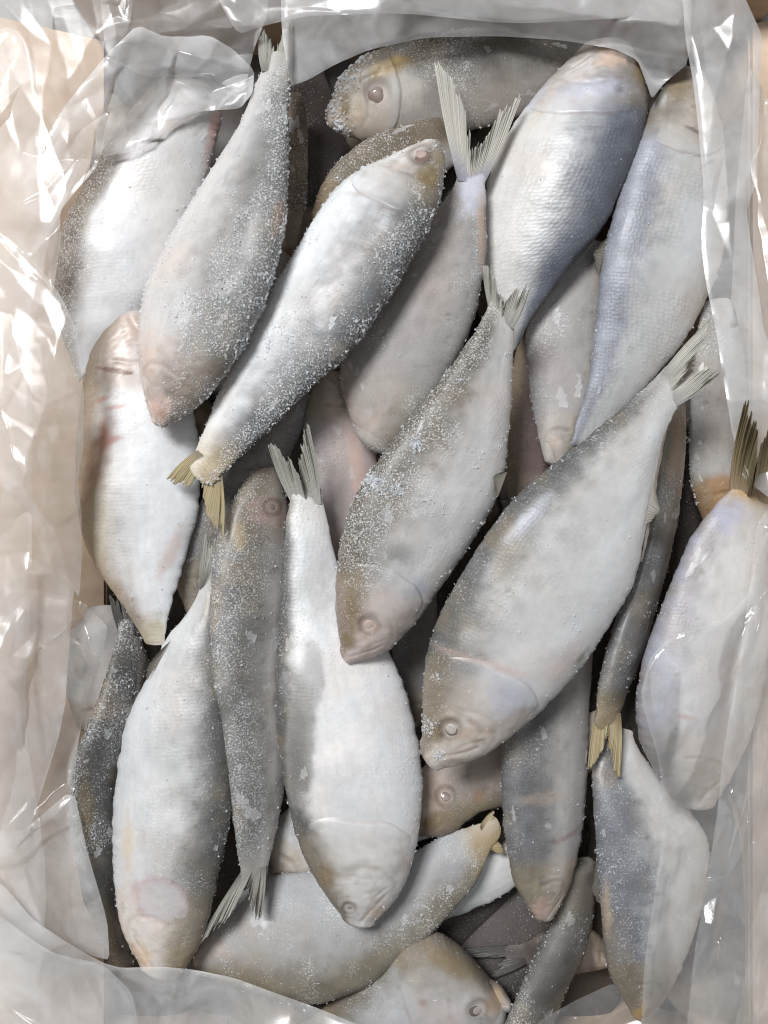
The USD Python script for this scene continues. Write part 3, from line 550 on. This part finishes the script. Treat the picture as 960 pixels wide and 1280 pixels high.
fish('brown backed fish showing only as a strip above the head of the silver fish',
     [(392, 262, 405, 290), (404, 232, 430, 290), (430, 200, 480, 270), (470, 175, 520, 245), (515, 158, 552, 215), (560, 150, 575, 200)],
     -26, -30, 1, 25, back=(0.13, 0.105, 0.075), side=(.2, .165, .125), belly=DULLB, edge=0.3, soft=.4, frost=.4, head=(.32, .2, .1), headmix=.5, seed=49, dull=True, gill=False)
fish('dull grey fish under the middle with its forked tail raised at the top',
     [(442, 530, 490, 562), (426, 482, 532, 516), (431, 430, 567, 456), (450, 380, 589, 406), (480, 330, 602, 352), (522, 284, 608, 302), (556, 248, 607, 262), (572, 222, 607, 228)],
     -20, -8, -1, 14, tail=(540, 70, 653, 118), back='pale', side=(0.29, 0.27, 0.255), belly=(0.33, 0.305, 0.29), edge=0.7, soft=0.4, frost=0.45, fbias=.3, finc='pale', seed=53, dull=True, headmix=.2, tailz=6, gill=False,
     blots=[(590, 235, (18, 40, 10), (.5, .5, .58), .6), (601, 300, (6, 60, 0), (.4, .27, .2), .5)])
fish('silver fish with dark bluish back, head tucked under the top film',
     [(722, 62, 792, 72), (686, 96, 804, 108), (650, 140, 804, 150), (622, 190, 790, 200), (608, 240, 769, 250), (604, 286, 748, 292), (606, 332, 717, 328), (625, 376, 690, 362), (636, 410, 665, 396), (641, 436, 651, 426)],
     -12, -20, -1, 16, back='blue', side=(0.47, 0.47, 0.465), belly=(0.64, 0.62, 0.59), edge=0.35, soft=0.45, frost=0.12, fbias=0, head=(0.46, 0.42, 0.40), headmix=.55, scales=1.0, seed=59, fins=[(752, 280, 728, 318, 742, 304, 'pelvic_fin')],
     blots=[(802, 90, (14, 44, 0), (.10, .09, .07), .7), (758, 84, (20, 16, 0), (.56, .40, .30), .55), (795, 95, (12, 30, 0), OLV, .6), (740, 125, (46, 14, 0), BLU, .3), (765, 127, 7, DK, .5), (670, 125, (10, 34, 35), BLU, .3), (680, 130, (8, 40, 30), (.55, .45, .33), .3)], gillc=(0.45, 0.47, 0.55), crystals=.4)
fish('big silver fish with scaly violet back, partly under the right film strip',
     [(838, 95, 885, 100), (802, 158, 908, 165), (776, 228, 914, 250), (756, 300, 908, 320), (746, 360, 886, 375), (741, 420, 850, 436), (734, 475, 806, 486), (722, 520, 768, 526), (714, 552, 745, 546)],
     -14, -24, 1, 16, back=(0.27, 0.28, 0.315), side=(0.47, 0.475, 0.47), belly=(0.62, 0.63, 0.63), edge=0.58, soft=0.22, frost=0.2, fbias=0, head=(0.40, 0.36, 0.30), headmix=.7, scales=1.0, seed=61, fins=[(760, 296, 748, 345, 742, 318, 'dorsal_fin')],
     blots=[(858, 172, (13, 2.4, 18), DK, .8, 1), (880, 210, (12, 2, -35), DK, .4, 1), (832, 185, 20, (.5, .47, .44), .5), (845, 120, 20, OLV, .5), (815, 130, 15, WHT, .3), (880, 290, 50, (.56, .62, .66), .3)], gillc=(0.48, 0.46, 0.43), crystals=.7, gills=.2)
fish('tapering frosted fish wedged between the two silver fish at upper right',
     [(680, 572, 708, 576), (668, 520, 735, 520), (660, 460, 746, 460), (662, 400, 752, 402), (690, 350, 754, 352), (712, 310, 756, 312)],
     -34, -34, -1, 8, back='pale', side=(0.30, 0.28, 0.27), belly=(0.36, 0.34, 0.33), edge=.8, soft=.3, frost=.6, fbias=0, seed=67, dull=True, gill=False, headmix=.3)
fish('narrow grey fish on edge beside the largest fish, yellow tail down',
     [(822, 508, 858, 505), (812, 560, 860, 570), (805, 640, 852, 640), (789, 710, 838, 715), (765, 770, 822, 775), (750, 820, 806, 830), (743, 860, 787, 874), (744, 888, 776, 896)],
     -22, -10, 1, 60, tail=(733, 962, 776, 978), back=(0.17, 0.17, 0.165), side=(.34, .335, .33), belly=(.5, .48, .46), edge=-.1, soft=.5, frost=.35, fbias=.2, finc='yellow', seed=71, gill=False, crystals=.6, tailz=4)
fish('silver fish at right edge with tall dark tail lobe, orange tail root',
     [(832, 985, 898, 1000), (797, 920, 930, 950), (794, 860, 955, 880), (808, 800, 966, 812), (832, 740, 972, 745), (852, 690, 972, 692), (880, 646, 966, 652), (912, 612, 962, 624)],
     -10, -2, 1, 12, tail=(934, 472, 985, 520), back=(0.30, 0.30, 0.34), side=(0.56, 0.545, 0.53), belly=(0.62, 0.6, 0.57), edge=.7, soft=.25, frost=.2, fbias=0, finc='yellow', seed=73, gill=False,
     blots=[(940, 612, (30, 16, 0), (.52, .34, .15), .7), (905, 645, (30, 20, -30), (.46, .47, .58), .5), (845, 888, (18, 4, 12), RED, .3), (960, 700, (8, 60, 10), PINK, .5)], headmix=.3, tailz=36, crystals=.8, tailmap=False)
fish('grey and white fish at lower right, half covered by film',
     [(787, 1262, 813, 1274), (757, 1202, 850, 1225), (749, 1140, 880, 1150), (744, 1080, 892, 1082), (740, 1022, 880, 1036), (738, 976, 840, 986), (746, 940, 805, 946), (765, 915, 792, 920)],
     -14, -20, 1, 16, back=(0.15, 0.155, 0.17), side=(0.50, 0.495, 0.48), belly=(0.64, 0.63, 0.61), edge=.35, soft=.35, frost=.3, fbias=.3, seed=79, gill=False, head=(.34, .28, .18), headmix=.5, fins=[(746, 1070, 750, 1130, 740, 1112, 'dorsal_fin')],
     blots=[(800, 1262, 14, (.40, .27, .12), .7), (752, 1120, (6, 40, 0), (.42, .34, .24), .5), (810, 940, (8, 40, -40), PINK, .5), (846, 985, (8, 50, -35), PINK, .35)], crystals=.7)
fish('grey fish pointing its snout straight down under the largest fish',
     [(664, 1140, 694, 1146), (640, 1095, 719, 1100), (628, 1030, 733, 1035), (624, 970, 739, 970), (628, 910, 740, 910), (650, 860, 743, 855), (682, 800, 745, 800)],
     -18, -24, 1, 26, back=(0.14, 0.14, 0.14), side=(0.42, 0.41, 0.395), belly=(0.52, 0.50, 0.48), edge=.3, soft=.45, frost=.3, fbias=.1, seed=83, head=(.46, .39, .3), headmix=.6, gill=False,
     blots=[(710, 1040, (24, 4, -18), (.3, .17, .14), .35), (675, 1130, 16, PINK, .5), (665, 1105, 12, (.3, .28, .2), .5), (680, 990, (40, 10, 0), (.5, .41, .33), .3)], crystals=.5)
# lower layers -----------------------------------------------------------
fish('dark headed fish whose eye shows just below the snout of the largest fish',
     [(516, 1024, 530, 1044), (528, 962, 562, 1040), (570, 938, 602, 1012), (622, 920, 642, 1002), (680, 902, 690, 985), (740, 890, 745, 960)],
     -36, -40, -1, 14, back='olive', side=(.34, .29, .25), belly=(.42, .36, .32), edge=.5, soft=.4, frost=.15, seed=89, dull=True, head=(.40, .31, .25), headmix=.8, eye=(556, 990, 11, (.24, .18, .15), (.05, .04, .035)), gill=False, blots=[(540, 1022, (24, 12, -25), OLV, .7), (597, 990, 8, BRN, .5)], crystals=.4)
fish('grey fish slanting across the bottom, its ragged brown tail end at upper right',
     [(602, 1030, 614, 1058), (562, 1044, 592, 1104), (510, 1072, 552, 1150), (450, 1093, 491, 1205), (390, 1096, 426, 1240), (330, 1102, 356, 1246), (275, 1150, 290, 1228), (245, 1190, 252, 1215)][::-1],
     -30, -30, -1, 14, tail=(618, 1008, 632, 1068), finc='yellow', tipw=.6, back=(0.19, 0.17, 0.13), side=(0.31, 0.305, 0.30), belly=(0.37, 0.37, 0.37), edge=.45, soft=.35, frost=.5, fbias=.2, seed=97, dull=True, head=(.30, .27, .22), headmix=.24, gill=False, blots=[(598, 1052, (16, 20, 0), (.34, .25, .14), .5), (560, 1085, 16, (.28, .28, .29), .5)], crystals=.8)
fish('white belly edge of a fish showing under the slanted bottom fish',
     [(668, 1040, 680, 1070), (630, 1050, 655, 1100), (580, 1070, 612, 1128), (530, 1090, 556, 1150), (480, 1130, 500, 1165), (450, 1160, 460, 1175)],
     -46, -46, 1, 4, back='pale', side=(.6, .6, .59), belly=(.7, .7, .69), edge=.9, soft=.2, frost=.2, seed=101, gill=False, headmix=.1, crystals=.5)
fish('stubby headed fish at the bottom edge with round pale eye',
     [(612, 1222, 634, 1268), (576, 1180, 628, 1302), (530, 1156, 590, 1322), (480, 1175, 540, 1335), (430, 1230, 480, 1335), (380, 1275, 400, 1335)],
     -36, -40, 1, 20, back='olive', side=(.50, .50, .50), belly=(.60, .60, .60), edge=.75, soft=.35, frost=.3, seed=103, dull=True, head=(.50, .45, .41), headmix=.4, eye=(594, 1244, 12, (.46, .40, .37), (.33, .27, .25)), gills=.45,
     blots=[(618, 1240, 16, (.5, .36, .24), .6), (527, 1232, 5, (.3, .16, .12), .7), (560, 1185, (40, 12, 30), OLV, .6)], crystals=.4)
fish('dark grey frosted fish at the bottom edge, its back up, slanting down left',
     [(702, 1088, 746, 1084), (690, 1140, 746, 1140), (664, 1186, 739, 1192), (640, 1240, 712, 1250), (616, 1292, 690, 1310), (600, 1340, 650, 1352)],
     -44, -40, 1, 50, back=(0.15, .145, .135), side=(.27, .255, .235), belly=(.4, .38, .35), edge=.0, soft=.5, frost=.55, seed=107, dull=True, gill=False, headmix=.2)
fish('pinkish grey fish under the middle, below the frosted silver fish',
     [(392, 480, 430, 470), (381, 530, 462, 520), (378, 600, 472, 592), (385, 660, 468, 660), (402, 720, 440, 720)],
     -38, -42, 1, 14, back='pale', side=(.38, .33, .315), belly=(.45, .38, .36), edge=.7, soft=.4, frost=.3, seed=109, dull=True, gill=False, blots=[(450, 600, (10, 70, -10), PINK, .5)], crystals=.5)
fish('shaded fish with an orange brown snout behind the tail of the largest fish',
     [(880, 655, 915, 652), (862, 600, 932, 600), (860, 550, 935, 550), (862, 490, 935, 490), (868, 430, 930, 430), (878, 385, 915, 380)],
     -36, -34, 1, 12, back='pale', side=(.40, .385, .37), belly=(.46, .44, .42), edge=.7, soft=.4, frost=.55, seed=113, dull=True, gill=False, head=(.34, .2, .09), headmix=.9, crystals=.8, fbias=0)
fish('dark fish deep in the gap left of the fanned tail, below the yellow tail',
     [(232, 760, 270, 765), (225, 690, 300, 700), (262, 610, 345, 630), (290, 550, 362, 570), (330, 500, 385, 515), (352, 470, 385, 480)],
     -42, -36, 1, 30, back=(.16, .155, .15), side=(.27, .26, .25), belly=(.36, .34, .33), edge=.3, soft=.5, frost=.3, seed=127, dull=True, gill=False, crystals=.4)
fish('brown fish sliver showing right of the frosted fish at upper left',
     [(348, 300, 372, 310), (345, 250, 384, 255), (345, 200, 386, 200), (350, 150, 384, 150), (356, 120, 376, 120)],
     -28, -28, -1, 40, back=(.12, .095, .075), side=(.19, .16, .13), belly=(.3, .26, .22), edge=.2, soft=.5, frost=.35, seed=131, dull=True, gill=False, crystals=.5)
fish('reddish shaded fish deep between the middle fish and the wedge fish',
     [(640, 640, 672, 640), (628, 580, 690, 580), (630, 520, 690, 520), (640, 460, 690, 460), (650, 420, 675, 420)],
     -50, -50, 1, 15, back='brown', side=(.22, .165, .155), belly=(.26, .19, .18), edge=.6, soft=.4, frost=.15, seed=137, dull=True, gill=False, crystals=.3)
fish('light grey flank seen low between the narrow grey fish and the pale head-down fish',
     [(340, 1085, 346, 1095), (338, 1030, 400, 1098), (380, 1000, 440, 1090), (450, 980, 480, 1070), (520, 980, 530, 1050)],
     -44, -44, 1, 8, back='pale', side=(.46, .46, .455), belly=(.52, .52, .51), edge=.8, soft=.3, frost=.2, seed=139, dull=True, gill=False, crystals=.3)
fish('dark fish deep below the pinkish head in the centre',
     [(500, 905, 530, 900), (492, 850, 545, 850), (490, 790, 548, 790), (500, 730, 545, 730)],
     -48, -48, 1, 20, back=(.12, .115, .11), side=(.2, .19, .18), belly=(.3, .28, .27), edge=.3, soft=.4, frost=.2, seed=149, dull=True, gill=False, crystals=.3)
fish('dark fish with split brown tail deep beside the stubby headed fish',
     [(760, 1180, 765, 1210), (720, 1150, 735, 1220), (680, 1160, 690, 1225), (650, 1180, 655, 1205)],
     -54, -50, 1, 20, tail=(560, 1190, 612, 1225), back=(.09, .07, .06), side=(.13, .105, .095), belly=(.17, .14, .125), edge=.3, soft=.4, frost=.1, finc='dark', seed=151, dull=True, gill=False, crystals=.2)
fish('pale fish seen dimly through the film at the left of the thin dark fish',
     [(96, 905, 130, 905), (84, 850, 150, 850), (88, 800, 152, 800), (110, 765, 146, 765)],
     -34, -34, 1, 10, back='pale', side=(.46, .44, .42), belly=(.52, .5, .48), edge=.7, soft=.4, frost=.1, seed=157, dull=True, gill=False, crystals=.2)

# deepest layer, mostly in shade -------------------------------------------
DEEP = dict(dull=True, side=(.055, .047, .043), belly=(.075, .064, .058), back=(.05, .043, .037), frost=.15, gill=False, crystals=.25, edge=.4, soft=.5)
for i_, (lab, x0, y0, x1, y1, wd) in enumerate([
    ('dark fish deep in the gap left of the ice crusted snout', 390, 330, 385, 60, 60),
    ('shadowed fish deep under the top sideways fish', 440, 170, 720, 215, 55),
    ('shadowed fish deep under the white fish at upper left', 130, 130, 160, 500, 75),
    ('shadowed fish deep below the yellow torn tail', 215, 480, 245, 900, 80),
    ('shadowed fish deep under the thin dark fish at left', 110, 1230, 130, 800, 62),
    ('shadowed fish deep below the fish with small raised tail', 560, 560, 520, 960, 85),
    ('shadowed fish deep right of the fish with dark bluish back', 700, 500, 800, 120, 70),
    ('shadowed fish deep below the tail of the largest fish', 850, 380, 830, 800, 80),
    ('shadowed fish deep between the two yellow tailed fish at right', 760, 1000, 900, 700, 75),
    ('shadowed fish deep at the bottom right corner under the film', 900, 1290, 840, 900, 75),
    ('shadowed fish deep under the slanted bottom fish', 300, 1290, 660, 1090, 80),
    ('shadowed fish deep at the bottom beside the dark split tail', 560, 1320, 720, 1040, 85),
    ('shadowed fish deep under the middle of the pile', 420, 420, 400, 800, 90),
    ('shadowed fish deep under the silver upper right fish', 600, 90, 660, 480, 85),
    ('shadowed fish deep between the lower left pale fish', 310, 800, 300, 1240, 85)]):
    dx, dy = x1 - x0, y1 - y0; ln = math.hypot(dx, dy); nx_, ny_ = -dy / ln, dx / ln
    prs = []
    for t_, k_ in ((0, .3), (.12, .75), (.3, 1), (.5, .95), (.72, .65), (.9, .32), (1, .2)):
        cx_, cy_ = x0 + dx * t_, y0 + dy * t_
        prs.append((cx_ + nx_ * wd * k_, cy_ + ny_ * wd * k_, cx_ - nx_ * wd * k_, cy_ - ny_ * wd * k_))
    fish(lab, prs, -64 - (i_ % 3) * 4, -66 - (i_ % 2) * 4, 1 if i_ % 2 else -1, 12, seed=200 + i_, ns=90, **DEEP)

# what lies lower still reads as one dark mass
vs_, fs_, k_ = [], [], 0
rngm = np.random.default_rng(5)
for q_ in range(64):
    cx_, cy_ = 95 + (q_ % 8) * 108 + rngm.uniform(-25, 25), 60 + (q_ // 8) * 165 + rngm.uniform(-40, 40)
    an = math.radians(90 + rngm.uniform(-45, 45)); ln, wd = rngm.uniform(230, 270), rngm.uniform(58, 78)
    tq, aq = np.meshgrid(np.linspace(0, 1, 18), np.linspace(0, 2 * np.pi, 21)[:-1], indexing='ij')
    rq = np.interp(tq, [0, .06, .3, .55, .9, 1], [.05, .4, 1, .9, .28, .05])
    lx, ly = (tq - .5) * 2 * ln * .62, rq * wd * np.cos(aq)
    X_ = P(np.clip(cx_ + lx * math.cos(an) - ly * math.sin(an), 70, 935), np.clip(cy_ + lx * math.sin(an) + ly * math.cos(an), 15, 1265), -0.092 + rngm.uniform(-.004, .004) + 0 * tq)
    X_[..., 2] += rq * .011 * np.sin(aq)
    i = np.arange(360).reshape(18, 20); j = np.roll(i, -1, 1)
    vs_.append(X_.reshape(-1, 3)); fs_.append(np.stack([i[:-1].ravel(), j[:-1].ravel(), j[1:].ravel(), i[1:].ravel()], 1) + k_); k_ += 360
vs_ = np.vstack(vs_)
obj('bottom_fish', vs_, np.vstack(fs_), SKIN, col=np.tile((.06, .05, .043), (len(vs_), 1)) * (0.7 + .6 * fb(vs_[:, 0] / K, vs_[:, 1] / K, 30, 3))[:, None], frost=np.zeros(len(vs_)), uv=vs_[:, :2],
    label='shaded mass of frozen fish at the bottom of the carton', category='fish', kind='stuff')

# ------------------------------------------------------------------ plastic bag
bag = empty('plastic_bag', label='crumpled clear polythene bag lining the carton and lapping over the outer fish', category='plastic bag')
hm = maximum_filter(hmap, 5)
hsoft = gaussian_filter(maximum_filter(hm, 17), 7)
def chaikin(p, n=1):
    for _ in range(n):
        q = np.roll(p, -1, 0); p = np.stack([p * .87 + q * .13, p * .13 + q * .87], 1).reshape(-1, 2)
    return p
def film(poly, zc, mat, seed, step=2.3, crump=((87, 6.30, 0, 1.30), (31, 1.10, 0, 1.40)), drape=True, lift=None, hem=0.7):
    """One pull of the film: outline and heights (mm) from the photograph, laid on the fish, with creased facets."""
    rng = np.random.default_rng(seed); lift = 1.2 + .35 * ((seed - 5) // 2) % 4 if lift is None else lift
    pg = Polygon(chaikin(np.array(poly, float), 1)).buffer(0)
    x0, y0, x1, y1 = pg.bounds
    gx, gy = np.meshgrid(np.arange(x0, x1, step), np.arange(y0, y1, step * .9))
    gx = gx + (np.arange(gx.shape[0])[:, None] % 2) * step / 2
    pts = np.stack([gx.ravel(), gy.ravel()], 1)
    inn = shapely.contains_xy(pg.buffer(-step * .45), pts[:, 0], pts[:, 1])
    ring = pg.exterior; nb = int(ring.length / step)
    bp = np.array([ring.interpolate(k / nb, normalized=True).coords[0] for k in range(nb)])
    pts = np.vstack([pts[inn], bp])
    tri = Delaunay(pts).simplices
    ce = pts[tri].mean(1); tri = tri[shapely.contains_xy(pg.buffer(.01), ce[:, 0], ce[:, 1])]
    zc = np.array(zc, float)
    z = RBFInterpolator(zc[:, :2], zc[:, 2], kernel='linear', smoothing=0.1)(pts) if len(zc) > 2 else np.full(len(pts), zc[0, 2])
    dist = cKDTree(bp).query(pts)[0]
    cz = np.zeros(len(pts))
    wx = (fb(pts[:, 0], pts[:, 1], 60, seed + 1, 3) - .5) * 24; wy = (fb(pts[:, 0], pts[:, 1], 60, seed + 2, 3) - .5) * 24
    for k, (sp, amp, ang, st) in enumerate(crump):
        an = math.radians(ang); R = np.array([[math.cos(an), math.sin(an)], [-math.sin(an), math.cos(an)]])
        q = (pts + np.stack([wx, wy], 1) * min(1, sp / 50)) @ R.T; q = q / np.array([st, 1.0]) / sp
        lo, hi = q.min(0) - 2, q.max(0) + 2
        gxx, gyy = np.meshgrid(np.arange(lo[0], hi[0]), np.arange(lo[1], hi[1]))
        sites = np.stack([gxx.ravel(), gyy.ravel()], 1) + (rng.random((gxx.size, 2)) - .5) * 1.3
        hv = rng.normal(size=len(sites)); 
        cz += amp * (.65 if seed in (5, 11) and k else 1) * LinearNDInterpolator(sites, hv, fill_value=0)(q)
    z = z + cz
    if drape:
        hh = map_coordinates(hsoft, [pts[:, 1] + 80, pts[:, 0] + 80], order=1, mode='nearest') * 1000 + lift
        zmin = hh + np.abs(cz) * 0.45
        dlt = z - zmin
        z = zmin + 0.5 * (dlt + np.sqrt(dlt ** 2 + 4.0))
    z = z - hem * np.exp(-(dist / 3.5) ** 1.5)
    v = P(pts[:, 0], pts[:, 1], z / 1000)
    n = np.cross(v[tri[0, 1]] - v[tri[0, 0]], v[tri[0, 2]] - v[tri[0, 0]])
    fn = np.cross(v[tri[:, 1]] - v[tri[:, 0]], v[tri[:, 2]] - v[tri[:, 0]])[:, 2]
    tri = np.where((fn < 0)[:, None], tri[:, ::-1], tri)
    obj('film', v, tri, mat, bag)

# left: liner over the carton's left wall and flap
film([(-70, -60), (170, -60), (165, 20), (150, 60), (140, 120), (95, 220), (60, 300), (40, 420), (40, 700), (30, 900), (60, 1100), (40, 1330), (-70, 1330)],
     [(-60, 0, 22), (-60, 640, 22), (-60, 1280, 20), (60, 0, 24), (80, 200, 20), (30, 640, 22), (40, 1100, 14)], FILM_CLEAR, 5, crump=((93, 5.25, 78, 2.34), (33, 0.80, 70, 2.24)))
film([(44, 196), (78, 136), (135, 66), (172, 31), (206, 46), (262, 44), (292, 62), (318, 88), (316, 116), (300, 136), (264, 138), (248, 140), (220, 152), (195, 174), (160, 191), (122, 195), (134, 152), (138, 138), (100, 162)],
     [(50, 190, 26), (172, 32, 26), (290, 70, 6), (130, 190, 14), (220, 140, 8)], FILM_MILKY, 7, crump=((68, 5.25, -55, 1.69), (24, 0.90, -40, 1.82)))
film([(-70, 60), (20, 30), (52, 100), (50, 190), (98, 164), (138, 137), (128, 190), (118, 213), (95, 238), (75, 264), (76, 300), (66, 370), (46, 332), (0, 300), (-70, 300)],
     [(-60, 150, 24), (40, 120, 24), (130, 150, 22), (70, 330, 14), (0, 280, 22)], FILM_HEM, 9, crump=((68, 5.25, -60, 1.82), (24, 0.80, -50, 2.10)))
film([(-70, 280), (0, 290), (45, 328), (78, 372), (95, 410), (101, 446), (105, 500), (104, 560), (97, 602), (102, 645), (103, 690), (99, 748), (92, 735), (80, 900), (30, 1060), (-70, 1100)],
     [(-60, 300, 22), (60, 360, 26), (100, 500, 24), (100, 700, 8), (0, 640, 26), (0, 1000, 16)], FILM_HEM, 11, crump=((93, 6.30, 80, 2.47), (31, 1.00, 75, 2.24), (15, .35, 60, 1.4)))
film([(-70, 720), (60, 740), (104, 752), (124, 772), (136, 786), (112, 858), (96, 936), (93, 992), (70, 1020), (20, 1052), (-70, 1080)],
     [(-60, 800, 18), (100, 780, -6), (95, 960, 0), (0, 1000, 16)], FILM_CLEAR, 13, crump=((68, 6.30, -60, 1.95), (26, 1.00, -50, 2.10)))
film([(-70, 1000), (20, 1046), (92, 985), (108, 1060), (134, 1150), (137, 1200), (118, 1196), (80, 1178), (40, 1200), (-70, 1200)],
     [(-60, 1050, 14), (100, 1020, -6), (134, 1190, -8), (0, 1150, 8)], FILM_MILKY, 15, crump=((68, 5.25, 60, 1.69), (28, 0.80, 60, 1.82)))
# bottom
film([(-70, 1060), (0, 1102), (42, 1150), (90, 1182), (130, 1204), (152, 1210), (200, 1208), (242, 1212), (292, 1222), (352, 1244), (402, 1262), (470, 1290), (500, 1350), (-70, 1350)],
     [(-60, 1100, 26), (60, 1180, 18), (200, 1215, 6), (380, 1262, 2), (100, 1300, 22), (400, 1330, 20)], FILM_MILKY, 17, crump=((93, 5.25, 28, 2.34), (33, 0.80, 20, 2.10)))
film([(-70, 1090), (60, 1190), (130, 1206), (165, 1240), (175, 1290), (190, 1350), (-70, 1350)], [(-60, 1120, 32), (120, 1220, 24), (100, 1330, 32)], FILM_HEM, 19, crump=((75, 5.25, 40, 2.08), (28, 0.80, 30, 2.10)))
film([(590, 1350), (655, 1288), (716, 1252), (768, 1228), (806, 1236), (815, 1350)], [(640, 1320, -26), (720, 1270, -24), (800, 1250, -18), (800, 1340, -6)], FILM_CLEAR, 21, crump=((50, 3, -30, 2.0), (20, .7, -30, 1.5)), drape=False)
# top
film([(362, 108), (385, 100), (420, 80), (462, 62), (530, 47), (622, 45), (700, 50), (768, 61), (797, 75), (808, 104), (815, 124), (830, 104), (862, 78), (866, -60), (350, -60), (352, 40)],
     [(362, 105, 4), (460, 60, 0), (620, 44, -2), (790, 72, 2), (815, 120, -6), (600, -40, 26), (860, 60, 10)], FILM_MILKY, 23, crump=((100, 4.73, 8, 2.60), (36, 0.80, 0, 2.52)))
film([(120, -60), (132, 70), (180, 96), (262, 96), (304, 120), (318, 60), (334, 20), (340, -60)], [(150, 0, 22), (260, 40, 12), (320, 70, 8), (240, -50, 24)], FILM_HEM, 25, crump=((62, 5.25, -10, 2.08), (24, 0.90, -15, 2.24)))
film([(250, -60), (276, 6), (298, 43), (330, 32), (382, 20), (500, 16), (640, 30), (790, 22), (852, 35), (860, -60)], [(298, 40, 26), (500, 16, 20), (850, 30, 22), (500, -50, 32)], FILM_HEM, 27, crump=((87, 5.25, 5, 2.34), (31, 0.80, 0, 2.24)))
# right: the hanging strip and the pulls below it
film([(850, -60), (905, -60), (950, 38), (953, 48), (950, 104), (946, 226), (933, 262), (938, 300), (948, 360), (956, 420), (985, 470), (985, 640), (940, 606), (916, 548), (904, 472), (896, 420), (882, 352), (876, 304), (880, 240), (872, 150), (866, 100), (856, 46)],
     [(860, 0, 30), (950, 60, 32), (880, 250, 18), (940, 250, 26), (900, 440, 16), (980, 560, 18)], FILM_MILKY, 29, crump=((75, 5.25, 84, 2.86), (28, 0.80, 80, 2.80)))
film([(936, 76), (962, 130), (1040, 140), (1040, 620), (930, 610), (905, 480), (915, 360), (920, 240)], [(940, 100, 16), (1030, 300, 16), (930, 580, 8)], FILM_HEM, 31, crump=((75, 5.25, 85, 2.86), (26, 0.80, 80, 2.80)))
film([(798, 1350), (806, 1200), (816, 1130), (829, 1046), (826, 960), (800, 870), (812, 822), (838, 796), (905, 774), (936, 742), (955, 660), (1040, 640), (1040, 1350)],
     [(800, 1280, -2), (830, 1000, 4), (830, 810, 6), (940, 720, 10), (1000, 900, 18), (960, 1250, 12)], FILM_GLOSS, 33, crump=((85, 6, 102, 3.2), (34, 3.0, 100, 3.4), (15, .7, 98, 2.4)))
film([(948, 640), (934, 760), (918, 860), (905, 932), (897, 1012), (884, 1102), (868, 1190), (850, 1350), (1040, 1350), (1040, 600)],
     [(940, 700, 22), (900, 980, 20), (860, 1270, 16), (1000, 1000, 32)], FILM_GLOSS, 35, crump=((60, 6, 101, 3.4), (28, 1.9, 99, 3.0), (13, .4, 96, 2.4)), lift=5.0)
